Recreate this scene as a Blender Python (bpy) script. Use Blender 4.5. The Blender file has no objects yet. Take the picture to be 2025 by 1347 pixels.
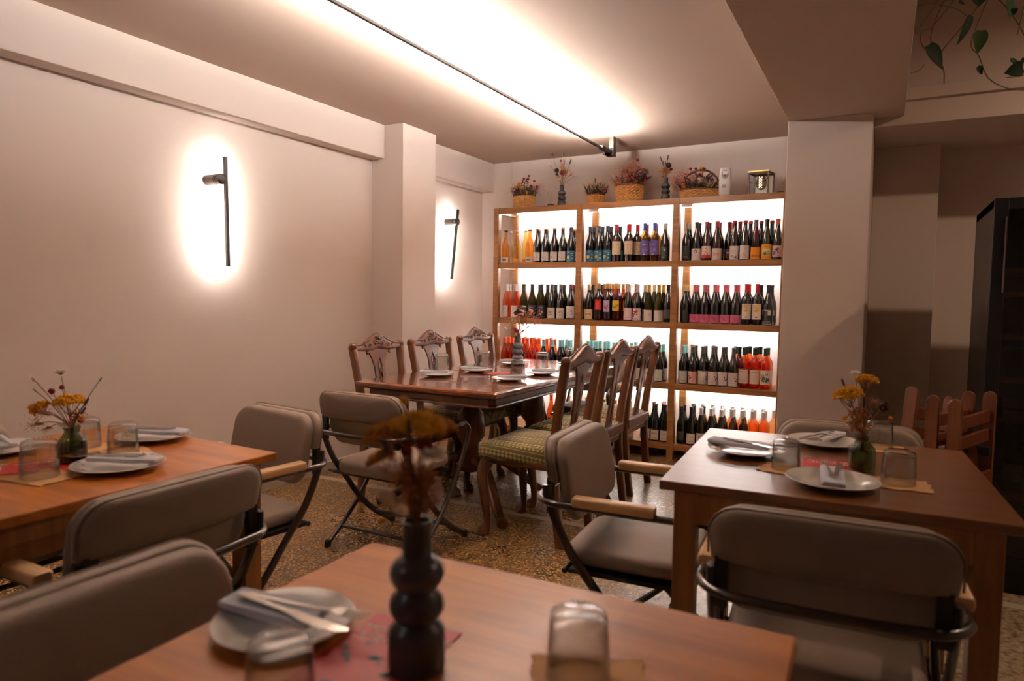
import bpy, bmesh, math, random
from mathutils import Vector, Matrix, Quaternion
R = math.radians
PI = math.pi
random.seed(7)
SC = bpy.context.scene
COL = SC.collection
# ------------------------------------------------------------------ camera
FPX = 1343.5
YAW, PITCH, ROLL = R(28.6263), R(-3.6133), R(0.8031)
CAM = Vector((0, 0, 1.25))
_f = Vector((-math.sin(YAW)*math.cos(PITCH), math.cos(YAW)*math.cos(PITCH), math.sin(PITCH)))
_r = Vector((math.cos(YAW), math.sin(YAW), 0))
_u = _r.cross(_f)
_r, _u = _r*math.cos(ROLL)+_u*math.sin(ROLL), -_r*math.sin(ROLL)+_u*math.cos(ROLL)
cd = bpy.data.cameras.new('camera')
cam = bpy.data.objects.new('camera', cd)
COL.objects.link(cam)
cam.matrix_world = Matrix(((_r.x, _u.x, -_f.x, CAM.x), (_r.y, _u.y, -_f.y, CAM.y), (_r.z, _u.z, -_f.z, CAM.z), (0, 0, 0, 1)))
cd.sensor_width = 36
cd.lens = FPX/2025*36
cd.clip_start = 0.05
cd.dof.use_dof = True
cd.dof.focus_distance = 4.0
cd.dof.aperture_fstop = 2.8
SC.camera = cam
SC.cycles.transparent_max_bounces = 32


def pray(px, py):
    return (px-1012.5)/FPX*_r-(py-673.5)/FPX*_u+_f


def at(px, py, ax, v):          # the point of the plane axis ax = v seen at a pixel
    d = pray(px, py)
    t = (v-CAM[ax])/d[ax]
    return CAM+t*d


def deep(px, py, dist):
    return CAM+pray(px, py)*dist


# ------------------------------------------------------------------ world, light levels, exposure
w = bpy.data.worlds.new('world')
SC.world = w
w.use_nodes = True
w.node_tree.nodes['Background'].inputs[0].default_value = (0.9, 0.6, 0.4, 1)
w.node_tree.nodes['Background'].inputs[1].default_value = 0.02
SC.view_settings.view_transform = 'Standard'
SC.view_settings.look = 'None'
SC.view_settings.exposure = 0.7
SC.view_settings.gamma = 1
LC = (1, .945, .90)
E_TRACK, E_SCONCE, E_SHELF = 1080, 215, 66
LAMPS = [  # out-of-frame lamps, first one an added fill light: x, y, z, size, watts
    (-2.0, -1.0, 2.46, .35, 2.5), (1.5, 3.1, 2.73, .10, 15)]

# ------------------------------------------------------------------ materials


def lin(c):
    return tuple(((x/255)/12.92 if x/255 <= .04045 else ((x/255+.055)/1.055)**2.4) for x in c[:3])+(1,)


MATS = {}


def mat(name, rgb, rough=.5, metal=0, spec=.5, coat=0, trans=0, ior=1.45, bump=0, bscale=80, noise=0, nscale=6, emit=0, sheen=0, coat_r=.1):
    if name in MATS:
        return MATS[name]
    m = bpy.data.materials.new(name)
    m.use_nodes = True
    nt = m.node_tree
    b = nt.nodes['Principled BSDF']
    b.inputs['Base Color'].default_value = lin(rgb)
    b.inputs['Roughness'].default_value = rough
    b.inputs['Metallic'].default_value = metal
    b.inputs['Specular IOR Level'].default_value = spec
    b.inputs['Coat Weight'].default_value = coat
    b.inputs['Coat Roughness'].default_value = coat_r
    b.inputs['Transmission Weight'].default_value = trans
    b.inputs['IOR'].default_value = ior
    b.inputs['Sheen Weight'].default_value = sheen
    if emit:
        b.inputs['Emission Color'].default_value = (LC[0], LC[1], LC[2], 1)
        b.inputs['Emission Strength'].default_value = emit
    tc = None
    if noise or bump:
        tc = nt.nodes.new('ShaderNodeTexCoord')
    if noise:
        n = nt.nodes.new('ShaderNodeTexNoise')
        n.inputs['Scale'].default_value = nscale
        n.inputs['Detail'].default_value = 6
        nt.links.new(tc.outputs['Object'], n.inputs['Vector'])
        mx = nt.nodes.new('ShaderNodeMix')
        mx.data_type = 'RGBA'
        c = lin(rgb)
        mx.inputs[6].default_value = tuple(x*(1-noise) for x in c[:3])+(1,)
        mx.inputs[7].default_value = tuple(min(1, x*(1+noise)) for x in c[:3])+(1,)
        nt.links.new(n.outputs[0], mx.inputs[0])
        nt.links.new(mx.outputs[2], b.inputs['Base Color'])
    if bump:
        n2 = nt.nodes.new('ShaderNodeTexNoise')
        n2.inputs['Scale'].default_value = bscale
        n2.inputs['Detail'].default_value = 4
        nt.links.new(tc.outputs['Object'], n2.inputs['Vector'])
        bp = nt.nodes.new('ShaderNodeBump')
        bp.inputs['Strength'].default_value = bump
        bp.inputs['Distance'].default_value = .01
        nt.links.new(n2.outputs[0], bp.inputs['Height'])
        nt.links.new(bp.outputs[0], b.inputs['Normal'])
    MATS[name] = m
    return m


def wood(name, c1, c2, axis=0, rough=.35, coat=.3, scale=3.0, stretch=14, coat_r=.15):
    m = bpy.data.materials.new(name)
    m.use_nodes = True
    nt = m.node_tree
    b = nt.nodes['Principled BSDF']
    b.inputs['Roughness'].default_value = rough
    b.inputs['Coat Weight'].default_value = coat
    b.inputs['Coat Roughness'].default_value = coat_r
    tc = nt.nodes.new('ShaderNodeTexCoord')
    mp = nt.nodes.new('ShaderNodeMapping')
    s = [scale*stretch]*3
    s[axis] = scale
    mp.inputs['Scale'].default_value = s
    nt.links.new(tc.outputs['Object'], mp.inputs['Vector'])
    n = nt.nodes.new('ShaderNodeTexNoise')
    n.inputs['Scale'].default_value = 1
    n.inputs['Detail'].default_value = 7
    n.inputs['Roughness'].default_value = .6
    n.inputs['Distortion'].default_value = .4
    nt.links.new(mp.outputs[0], n.inputs['Vector'])
    n3 = nt.nodes.new('ShaderNodeTexNoise')
    n3.inputs['Scale'].default_value = 2.2
    nt.links.new(tc.outputs['Object'], n3.inputs['Vector'])
    ad = nt.nodes.new('ShaderNodeMath')
    ad.operation = 'MULTIPLY_ADD'
    nt.links.new(n3.outputs[0], ad.inputs[0])
    ad.inputs[1].default_value = .5
    nt.links.new(n.outputs[0], ad.inputs[2])
    cr = nt.nodes.new('ShaderNodeValToRGB')
    cr.color_ramp.elements[0].position = .5
    cr.color_ramp.elements[0].color = lin(c1)
    cr.color_ramp.elements[1].position = 1.0
    cr.color_ramp.elements[1].color = lin(c2)
    nt.links.new(ad.outputs[0], cr.inputs[0])
    nt.links.new(cr.outputs[0], b.inputs['Base Color'])
    bp = nt.nodes.new('ShaderNodeBump')
    bp.inputs['Strength'].default_value = .06
    bp.inputs['Distance'].default_value = .005
    nt.links.new(n.outputs[0], bp.inputs['Height'])
    nt.links.new(bp.outputs[0], b.inputs['Normal'])
    MATS[name] = m
    return m


PAINT = mat('paint', (218, 201, 190), .75, spec=.25, bump=.04, bscale=60)
CEIL = mat('ceiling_paint', (196, 174, 158), .85, spec=.2, bump=.03, bscale=50)
BLACKM = mat('black_metal', (22, 21, 22), .4, spec=.5)
EMT = mat('track_diffuser', (255, 255, 255), emit=E_TRACK)
EMS = mat('sconce_diffuser', (255, 255, 255), emit=E_SCONCE)
EMH = mat('shelf_led', (255, 255, 255), emit=E_SHELF)
W_SHELF = wood('pine_wood', (108, 68, 30), (156, 106, 56), 0, .4, .25)
W_TABLE = wood('table_wood', (150, 80, 14), (204, 124, 32), 0, .40, .2, 2.2, 10, .14)
W_TLEG = wood('table_leg_wood', (128, 78, 34), (166, 110, 54), 2, .4, .3)
W_ARM = wood('armrest_wood', (206, 158, 106), (238, 198, 146), 1, .4, .3)
W_DARK = wood('mahogany', (62, 31, 14), (112, 64, 32), 2, .36, .15, 2.5, 8, .2)
W_DTOP = wood('mahogany_top', (98, 48, 22), (152, 88, 46), 1, .2, .9, 2.2, 8, .06)
W_FOLD = wood('teak', (84, 42, 20), (124, 68, 34), 2, .45, .1)
TUBE = mat('brown_tube', (42, 28, 24), .32, spec=.6, coat=.5)
LEATH = mat('taupe_leather', (138, 120, 106), .5, spec=.4, bump=.12, bscale=220, noise=.06, nscale=5)
PIPING = mat('taupe_piping', (120, 104, 92), .5)
PORC = mat('porcelain', (226, 222, 216), .12, spec=.6, coat=.5)
NAPK = mat('blue_grey_napkin', (194, 197, 210), .9, bump=.1, bscale=300)
WNAPK = mat('white_napkin', (214, 212, 216), .9, bump=.1, bscale=300)
KRAFT = mat('kraft_paper', (208, 160, 112), .8, bump=.1, bscale=120, noise=.05, nscale=30)
STEEL = mat('steel', (200, 196, 190), .18, metal=1)
REDC = mat('red_card', (178, 30, 28), .45)
WHITE = mat('white_print', (240, 236, 230), .6)
BLACK = mat('black_print', (25, 24, 26), .6)
GREYV = mat('grey_ceramic', (74, 72, 78), .45, spec=.5, noise=.08, nscale=8)
SMOKEV = mat('smoky_glass', (66, 64, 72), .3, spec=.5, trans=.25)
DGREYV = mat('dark_grey_ceramic', (52, 50, 52), .6)
WICK = mat('wicker', (222, 166, 94), .55, noise=.35, nscale=50)
WICKD = mat('wicker_dark', (96, 54, 36), .7)
STEMC = mat('dry_stem', (140, 98, 56), .8)
STEMG = mat('green_stem', (92, 78, 46), .8)
YEL = mat('yarrow_yellow', (222, 158, 28), .9, noise=.45, nscale=180)
REDF = mat('red_flower', (128, 18, 34), .8, noise=.3, nscale=200)
CREAM = mat('cream_flower', (232, 212, 184), .85)
WHF = mat('white_petal', (240, 234, 226), .8)
PINKF = mat('pink_flower', (206, 136, 124), .85, noise=.3, nscale=100)
PURF = mat('dusty_purple', (96, 66, 92), .85)
BROWNF = mat('brown_seed', (64, 38, 30), .9)
LAVF = mat('lavender', (84, 74, 86), .9)
LEAF = mat('dark_leaf', (20, 38, 14), .6, spec=.15, noise=.35, nscale=30)
LEAFL = mat('pale_leaf', (56, 78, 46), .6, spec=.15, noise=.2, nscale=30)
PLAST = mat('white_plastic', (225, 222, 216), .35)
GREYP = mat('grey_plastic', (150, 150, 152), .4)
TERRA_B = mat('skirting_terrazzo', (150, 132, 114), .5, noise=.3, nscale=150)


def clear(name, rgb, ior=1.45, gain=1.6, rough=.02, edge=.6):
    """thin clear or tinted glass: straight-through transmission with a fresnel reflection"""
    m = bpy.data.materials.new(name)
    m.use_nodes = True
    nt = m.node_tree
    nt.nodes.remove(nt.nodes['Principled BSDF'])
    out = nt.nodes['Material Output']
    tr = nt.nodes.new('ShaderNodeBsdfTransparent')
    tr.inputs[0].default_value = lin(rgb)
    gl = nt.nodes.new('ShaderNodeBsdfGlossy')
    gl.inputs['Roughness'].default_value = rough
    lw = nt.nodes.new('ShaderNodeLayerWeight')
    pw = nt.nodes.new('ShaderNodeMath')
    pw.operation = 'POWER'
    nt.links.new(lw.outputs['Facing'], pw.inputs[0])
    pw.inputs[1].default_value = 3.0
    mu = nt.nodes.new('ShaderNodeMath')
    mu.operation = 'MULTIPLY_ADD'
    mu.use_clamp = True
    mu.inputs[1].default_value = .42*gain
    mu.inputs[2].default_value = .035*gain
    nt.links.new(pw.outputs[0], mu.inputs[0])
    mx = nt.nodes.new('ShaderNodeMixShader')
    nt.links.new(mu.outputs[0], mx.inputs[0])
    nt.links.new(tr.outputs[0], mx.inputs[1])
    nt.links.new(gl.outputs[0], mx.inputs[2])
    nt.links.new(mx.outputs[0], out.inputs['Surface'])
    ec = nt.nodes.new('ShaderNodeMix')
    ec.data_type = 'RGBA'
    c = lin(rgb)
    ec.inputs[6].default_value = c
    ec.inputs[7].default_value = (c[0]*edge, c[1]*edge, c[2]*edge, 1)
    nt.links.new(pw.outputs[0], ec.inputs[0])
    nt.links.new(ec.outputs[2], tr.inputs[0])
    MATS[name] = m
    return m


def floor_material():
    m = bpy.data.materials.new('terrazzo')
    m.use_nodes = True
    nt = m.node_tree
    b = nt.nodes['Principled BSDF']
    tc = nt.nodes.new('ShaderNodeTexCoord')

    def vor(scale, rnd=1):
        v = nt.nodes.new('ShaderNodeTexVoronoi')
        v.inputs['Scale'].default_value = scale
        nt.links.new(tc.outputs['Object'], v.inputs['Vector'])
        return v
    v = vor(95)
    cr = nt.nodes.new('ShaderNodeValToRGB')
    cr.color_ramp.interpolation = 'CONSTANT'
    cols = [(0, (40, 30, 24)), (.29, (190, 142, 72)), (.54, (70, 50, 32)), (.66, (206, 164, 98)), (.82, (150, 104, 50)), (.94, (216, 190, 146))]
    cr.color_ramp.elements[0].color = lin(cols[0][1])
    cr.color_ramp.elements[1].position = cols[1][0]
    cr.color_ramp.elements[1].color = lin(cols[1][1])
    for p, c in cols[2:]:
        e = cr.color_ramp.elements.new(p)
        e.color = lin(c)
    sx = nt.nodes.new('ShaderNodeSeparateColor')
    nt.links.new(v.outputs['Color'], sx.inputs[0])
    nt.links.new(sx.outputs[0], cr.inputs[0])
    # matrix between the chips
    mxa = nt.nodes.new('ShaderNodeMix')
    mxa.data_type = 'RGBA'
    mr = nt.nodes.new('ShaderNodeMapRange')
    mr.inputs[1].default_value = .38
    mr.inputs[2].default_value = .6
    nt.links.new(v.outputs['Distance'], mr.inputs[0])
    nt.links.new(mr.outputs[0], mxa.inputs[0])
    nt.links.new(cr.outputs[0], mxa.inputs[6])
    mxa.inputs[7].default_value = lin((120, 92, 58))
    # worn screed patches
    n = nt.nodes.new('ShaderNodeTexNoise')
    n.inputs['Scale'].default_value = 1.5
    n.inputs['Detail'].default_value = 5
    nt.links.new(tc.outputs['Object'], n.inputs['Vector'])
    sp = nt.nodes.new('ShaderNodeSeparateXYZ')
    nt.links.new(tc.outputs['Object'], sp.inputs[0])
    m1 = nt.nodes.new('ShaderNodeMapRange')
    m1.inputs[1].default_value = -1.7
    m1.inputs[2].default_value = -.2
    nt.links.new(sp.outputs[0], m1.inputs[0])
    m2 = nt.nodes.new('ShaderNodeMath')
    m2.operation = 'MULTIPLY_ADD'
    nt.links.new(m1.outputs[0], m2.inputs[0])
    m2.inputs[1].default_value = .58
    nt.links.new(n.outputs[0], m2.inputs[2])
    m3 = nt.nodes.new('ShaderNodeMapRange')
    m3.inputs[1].default_value = .70
    m3.inputs[2].default_value = .92
    nt.links.new(m2.outputs[0], m3.inputs[0])
    mxb = nt.nodes.new('ShaderNodeMix')
    mxb.data_type = 'RGBA'
    m4 = nt.nodes.new('ShaderNodeMath')
    m4.operation = 'MULTIPLY'
    nt.links.new(m3.outputs[0], m4.inputs[0])
    m4.inputs[1].default_value = .75
    nt.links.new(m4.outputs[0], mxb.inputs[0])
    nt.links.new(mxa.outputs[2], mxb.inputs[6])
    n5 = nt.nodes.new('ShaderNodeTexNoise')
    n5.inputs['Scale'].default_value = 40
    n5.inputs['Detail'].default_value = 6
    nt.links.new(tc.outputs['Object'], n5.inputs['Vector'])
    c5 = nt.nodes.new('ShaderNodeValToRGB')
    c5.color_ramp.elements[0].position = .35
    c5.color_ramp.elements[0].color = lin((100, 84, 68))
    c5.color_ramp.elements[1].position = .55
    c5.color_ramp.elements[1].color = lin((176, 158, 132))
    nt.links.new(n5.outputs[0], c5.inputs[0])
    nt.links.new(c5.outputs[0], mxb.inputs[7])
    nt.links.new(mxb.outputs[2], b.inputs['Base Color'])
    rr = nt.nodes.new('ShaderNodeMapRange')
    rr.inputs[3].default_value = .16
    rr.inputs[4].default_value = .42
    nt.links.new(n.outputs[0], rr.inputs[0])
    nt.links.new(rr.outputs[0], b.inputs['Roughness'])
    return m


def fabric_material():
    m = bpy.data.materials.new('green_woven_pattern')
    m.use_nodes = True
    nt = m.node_tree
    b = nt.nodes['Principled BSDF']
    b.inputs['Roughness'].default_value = .9
    b.inputs['Sheen Weight'].default_value = .3
    tc = nt.nodes.new('ShaderNodeTexCoord')
    sp = nt.nodes.new('ShaderNodeSeparateXYZ')
    nt.links.new(tc.outputs['Object'], sp.inputs[0])

    def M(op, a, bb=None, c=None):
        n = nt.nodes.new('ShaderNodeMath')
        n.operation = op
        for i, v in enumerate((a, bb, c)):
            if v is None:
                continue
            if isinstance(v, (int, float)):
                n.inputs[i].default_value = v
            else:
                nt.links.new(v, n.inputs[i])
        return n.outputs[0]
    yz = M('SUBTRACT', M('ABSOLUTE', sp.outputs[0]), sp.outputs[2])
    p = M('FRACT', M('MULTIPLY_ADD', yz, 10, 10.3))         # bands run front to back
    q = M('FRACT', M('MULTIPLY', sp.outputs[1], 44))
    fine = M('GREATER_THAN', M('ADD', M('ABSOLUTE', M('SUBTRACT', q, .5)), M('ABSOLUTE', M('SUBTRACT', M('FRACT', M('MULTIPLY', yz, 44)), .5))), .5)
    wide = M('LESS_THAN', p, .38)
    dots = M('MULTIPLY', M('MULTIPLY', M('GREATER_THAN', p, .52), M('LESS_THAN', p, .64)), M('GREATER_THAN', q, .45))
    lines = M('MULTIPLY', M('GREATER_THAN', p, .72), M('LESS_THAN', M('ABSOLUTE', M('SUBTRACT', p, .78)), .018))
    lines2 = M('LESS_THAN', M('ABSOLUTE', M('SUBTRACT', p, .45)), .02)
    msk = M('MAXIMUM', M('MAXIMUM', M('MULTIPLY', wide, fine), dots), M('MAXIMUM', lines, lines2))
    mx = nt.nodes.new('ShaderNodeMix')
    mx.data_type = 'RGBA'
    mx.inputs[6].default_value = lin((80, 70, 26))
    mx.inputs[7].default_value = lin((172, 152, 96))
    nt.links.new(msk, mx.inputs[0])
    nt.links.new(mx.outputs[2], b.inputs['Base Color'])
    bp = nt.nodes.new('ShaderNodeBump')
    bp.inputs['Strength'].default_value = .2
    bp.inputs['Distance'].default_value = .003
    nt.links.new(msk, bp.inputs['Height'])
    nt.links.new(bp.outputs[0], b.inputs['Normal'])
    return m


GLASS = clear('clear_glass', (248, 248, 246), 1.5, 2.0, edge=.22)
FLOORM = floor_material()
FABRIC = fabric_material()

# ------------------------------------------------------------------ mesh building


class MB:
    def __init__(s):
        s.v, s.f, s.m, s.mats, s.cur = [], [], [], [], 0
        s.T = None

    def use(s, m):
        if m not in s.mats:
            s.mats.append(m)
        s.cur = s.mats.index(m)
        return s

    def add(s, vs, fs):
        o = len(s.v)
        for p in vs:
            p = Vector(p)
            if s.T is not None:
                p = s.T @ p
            s.v.append(p)
        for f in fs:
            s.f.append([o+i for i in f])
            s.m.append(s.cur)
        return s

    def box(s, a, b):
        x0, y0, z0 = a
        x1, y1, z1 = b
        return s.add([(x0, y0, z0), (x1, y0, z0), (x1, y1, z0), (x0, y1, z0), (x0, y0, z1), (x1, y0, z1), (x1, y1, z1), (x0, y1, z1)],
                     [(0, 3, 2, 1), (4, 5, 6, 7), (0, 1, 5, 4), (1, 2, 6, 5), (2, 3, 7, 6), (3, 0, 4, 7)])

    def rings(s, rs, cap0=True, cap1=True, closed=False):
        n = len(rs[0])
        vs = [p for r in rs for p in r]
        fs = []
        k = len(rs)
        for i in range(k if closed else k-1):
            j = (i+1) % k
            for a in range(n):
                b = (a+1) % n
                fs.append((i*n+a, i*n+b, j*n+b, j*n+a))
        if not closed:
            if cap0:
                fs.append(tuple(range(n-1, -1, -1)))
            if cap1:
                fs.append(tuple((k-1)*n+a for a in range(n)))
        return s.add(vs, fs)

    def lathe(s, prof, n=24, c=(0, 0, 0), cap0=True, cap1=True, flute=0, nf=0):
        rs = []
        for (r, z) in prof:
            rs.append([(c[0]+r*(1+flute*math.cos(nf*2*PI*a/n))*math.cos(2*PI*a/n), c[1]+r*(1+flute*math.cos(nf*2*PI*a/n))*math.sin(2*PI*a/n), c[2]+z) for a in range(n)])
        return s.rings(rs, cap0, cap1)

    def sweep(s, pts, sec, up=(0, 0, 1), cap=True, taper=None):
        # sec: list of (a,b) section points; a along side vector, b along the other
        pts = [Vector(p) for p in pts]
        rs = []
        prev = None
        for i, p in enumerate(pts):
            t = (pts[min(i+1, len(pts)-1)]-pts[max(i-1, 0)]).normalized()
            if prev is None:
                u = Vector(up)
                if abs(u.dot(t)) > .95:
                    u = Vector((1, 0, 0)) if abs(t.x) < .9 else Vector((0, 1, 0))
                n1 = (u-t*u.dot(t)).normalized()
            else:
                n1 = (prev-t*prev.dot(t)).normalized()
            prev = n1
            n2 = t.cross(n1)
            k = taper[i] if taper else 1
            rs.append([p+n2*a*k+n1*b*k for a, b in sec])
        return s.rings(rs, cap, cap)

    def tube(s, pts, r=.01, n=10, smooth=0, taper=None):
        if smooth:
            pts = crom(pts, smooth)
        return s.sweep(pts, [(r*math.cos(2*PI*a/n), r*math.sin(2*PI*a/n)) for a in range(n)], taper=taper)

    def ball(s, c, r, n=10, m=6, sz=1):
        prof = [(max(1e-4, r*math.sin(PI*i/m)), -r*sz*math.cos(PI*i/m)) for i in range(m+1)]
        return s.lathe(prof, n, c, False, False)

    def build(s, name, parent=None, smooth=40, bevel=0, seg=2, subsurf=0):
        me = bpy.data.meshes.new(name)
        me.from_pydata([tuple(p) for p in s.v], [], s.f)
        for m in s.mats:
            me.materials.append(m)
        me.polygons.foreach_set('material_index', s.m)
        if smooth:
            me.polygons.foreach_set('use_smooth', [True]*len(s.f))
            me.set_sharp_from_angle(angle=R(smooth))
        me.update()
        o = bpy.data.objects.new(name, me)
        COL.objects.link(o)
        if parent is not None:
            o.parent = parent
        if bevel:
            b = o.modifiers.new('bevel', 'BEVEL')
            b.width = bevel
            b.segments = seg
            b.limit_method = 'ANGLE'
        if subsurf:
            b = o.modifiers.new('sub', 'SUBSURF')
            b.levels = b.render_levels = subsurf
        return o


def crom(pts, k=6):
    P = [Vector(p) for p in pts]
    P = [P[0]*2-P[1]]+P+[P[-1]*2-P[-2]]
    out = []
    for i in range(1, len(P)-2):
        for j in range(k):
            t = j/k
            a, b, c, d = P[i-1], P[i], P[i+1], P[i+2]
            out.append(.5*((2*b)+(c-a)*t+(2*a-5*b+4*c-d)*t*t+(3*b-a-3*c+d)*t**3))
    out.append(P[-2])
    return out


def rrect(w, h, r, n=6):
    out = []
    for cx, cy, a0 in ((w/2-r, h/2-r, 0), (-w/2+r, h/2-r, 90), (-w/2+r, -h/2+r, 180), (w/2-r, -h/2+r, 270)):
        for i in range(n+1):
            a = R(a0+90*i/n)
            out.append((cx+r*math.cos(a), cy+r*math.sin(a)))
    return out


def cushion(mb, w, h, t, rc, re, puff, fn):
    """padded slab: outline in (u,v), thickness along d; fn maps (u,v,d) to a point"""
    rs = []

    def ring(inset, d, sc=1):
        rr = max(.002, rc-inset*.6)
        ww, hh = w-2*inset, h-2*inset
        rr = min(rr, ww/2-.0005, hh/2-.0005)
        return [fn(u*sc, v*sc, d) for u, v in rrect(ww, hh, rr)]
    half = t/2
    fr = [(.02, puff), (.35, puff*.93), (.62, puff*.68), (.84, puff*.3)]
    for sc, pf in fr:
        rs.append(ring(re, half+pf, sc))
    for i in range(6):
        a = R(90-30*i)
        rs.append(ring(re*(1-math.cos(a)) if False else re*(1-math.cos(PI/2-abs(a))) if False else re-re*math.cos(a), (half-re)*(1 if i < 3 else -1)*1.0+re*math.sin(a) if re < half else half*math.sin(a)))
    for sc, pf in reversed(fr):
        rs.append(ring(re, -half-pf*.6, sc))
    mb.rings(rs)
    return mb


def thing(name, label, cat, loc=(0, 0, 0), rz=0, group=None):
    o = bpy.data.objects.new(name, None)
    o.empty_display_size = .05
    COL.objects.link(o)
    o.location = loc
    o.rotation_euler = (0, 0, rz)
    o['label'] = label
    o['category'] = cat
    if group:
        o['group'] = group
    return o


def tag(o, label, cat, group=None, kind=None):
    o['label'] = label
    o['category'] = cat
    if group:
        o['group'] = group
    if kind:
        o['kind'] = kind
    return o


def struct(o):
    o['kind'] = 'structure'
    return o


KIDS = {}


def copy_tree(o, parent=None):
    c = o.copy()
    COL.objects.link(c)
    if parent is not None:
        c.parent = parent
    for ch in [x for x in bpy.data.objects if x.parent == o and x != c]:
        copy_tree(ch, c)
    return c


def place(proto, used, label, loc, rz=0, group=None):
    o = proto if not used else copy_tree(proto)
    o['label'] = label
    if group:
        o['group'] = group
    o.location = loc
    o.rotation_euler = (0, 0, rz)
    return o


def textpoly(txt, size=1.0, shear=0):
    cu = bpy.data.curves.new('t', 'FONT')
    cu.body = txt
    cu.size = size
    cu.align_x = 'CENTER'
    cu.align_y = 'CENTER'
    cu.shear = shear
    cu.resolution_u = 2
    ob = bpy.data.objects.new('t', cu)
    COL.objects.link(ob)
    me = ob.to_mesh()
    vs = [tuple(v.co) for v in me.vertices]
    fs = [tuple(p.vertices) for p in me.polygons]
    ob.to_mesh_clear()
    bpy.data.objects.remove(ob)
    bpy.data.curves.remove(cu)
    return vs, fs


ORD = 'first second third fourth fifth sixth seventh eighth ninth tenth eleventh twelfth thirteenth fourteenth fifteenth sixteenth seventeenth eighteenth nineteenth twentieth twenty-first twenty-second twenty-third twenty-fourth twenty-fifth twenty-sixth'.split()

# ------------------------------------------------------------------ room
CZ = 2.507
XW, YB = -3.41, 5.62


def sbox(name, a, b, m=PAINT, bevel=0, kind=True):
    o = MB().use(m).box(a, b).build(name, smooth=0, bevel=bevel)
    if kind:
        struct(o)
    return o


sbox('floor', (XW-.1, -3, -.1), (3.1, YB+.1, 0), FLOORM)
for i, (y0, y1) in enumerate(((3.39, 3.45), (.4, .46))):
    sbox('trim_%d' % (i+1), (XW, y0, 0), (.6, y1, .0012), mat('screed_strip', (176, 160, 138), .5, noise=.15, nscale=60))
sbox('ceiling', (XW-.1, -3, CZ), (-.3, YB+.1, CZ+.1), CEIL)
sbox('ceiling', (-.3, -3, 2.78), (3.1, YB+.1, 2.88), CEIL)
sbox('wall_left', (XW-.1, -3, 0), (XW, YB+.1, CZ))
sbox('wall_back', (XW, YB, 0), (-.3, YB+.1, CZ))
sbox('wall_right', (3, -3, 0), (3.1, YB+.1, 2.8))
sbox('wall_front', (XW, -3.1, 0), (3.1, -3, 2.8))
struct(MB().use(PAINT).box((XW, -3, 2.262), (-3.29, 4.02, CZ)).box((XW, 4.43, 2.245), (-3.29, YB, CZ)).build('trim_3', smooth=0, bevel=.003))
struct(MB().use(PAINT).box((XW, 4.02, 0), (-3.12, 4.435, CZ)).build('wall_left', smooth=0, bevel=.003))
struct(MB().use(PAINT).box((-.5, -3, 2.229), (.052, 4.16, 2.78)).build('trim_4', smooth=0, bevel=.003))
struct(MB().use(PAINT).box((-.5, 4.02, 0), (-.088, YB, 2.229)).build('wall_right', smooth=0, bevel=.003))
struct(MB().use(PAINT).box((-.088, 4.16, 2.182), (3, 5.2, 2.78)).build('trim_5', smooth=0, bevel=.003))
struct(MB().use(PAINT).box((.052, 4.14, 2.306), (3, 4.16, 2.366)).build('trim_6', smooth=0, bevel=.002))
struct(MB().use(PAINT).box((-.088, 4.72, 0), (.252, 5.3, 2.182)).build('wall_back', smooth=0, bevel=.003))
struct(MB().use(PAINT).box((.252, 4.95, 0), (3.1, 5.3, 2.182)).build('wall_back', smooth=0))
struct(MB().use(TERRA_B).box((XW, -3, 0), (XW+.012, 4.02, .068)).use(WHITE).box((XW, -3, .068), (XW+.008, 4.02, .074)).build('baseboard_left', smooth=0))
struct(MB().use(TERRA_B).box((XW, 4.435, 0), (XW+.012, YB, .07)).build('baseboard_left', smooth=0))
struct(MB().use(TERRA_B).box((XW, YB-.012, 0), (-.5, YB, .07)).build('baseboard_back', smooth=0))
o = MB().use(mat('cream_conduit', (214, 196, 180), .5)).box((-3.095, YB-.02, 0), (-3.065, YB, CZ)).build('conduit', smooth=0, bevel=.002)
tag(o, 'pale vertical cable duct running up the back wall beside the shelf', 'cable duct')

# ------------------------------------------------------------------ lights of the room
t = thing('ceiling_track_light', 'long thin black linear light rod under the ceiling shining upward', 'light', (-1.92, 3.2, 2.39))
MB().use(BLACKM).box((-.008, -2.0, -.01), (.008, 1.69, .003)).build('rod', t, smooth=0)
MB().use(EMT).box((-.0055, -1.98, .003), (.0055, 1.67, .0045)).build('light_strip', t, smooth=0)
b = MB().use(BLACKM)
b.box((-.018, 1.66, -.014), (.018, 1.86, .012)).box((-.032, 1.80, -.03), (-.016, 1.9, .012)).box((-.016, 1.86, -.03), (.03, 1.92, .03))
b.build('end_joint', t, smooth=0, bevel=.002)
MB().use(STEEL).box((-.014, 1.875, .03), (.02, 1.91, .117)).use(BLACKM).box((.02, 1.873, .0), (.028, 1.912, .117)).build('ceiling_bracket', t, smooth=0, bevel=.001)
MB().use(BLACKM).box((-.012, -1.95, .003), (.012, -1.9, .117)).build('ceiling_bracket', t, smooth=0, bevel=.001)


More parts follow.
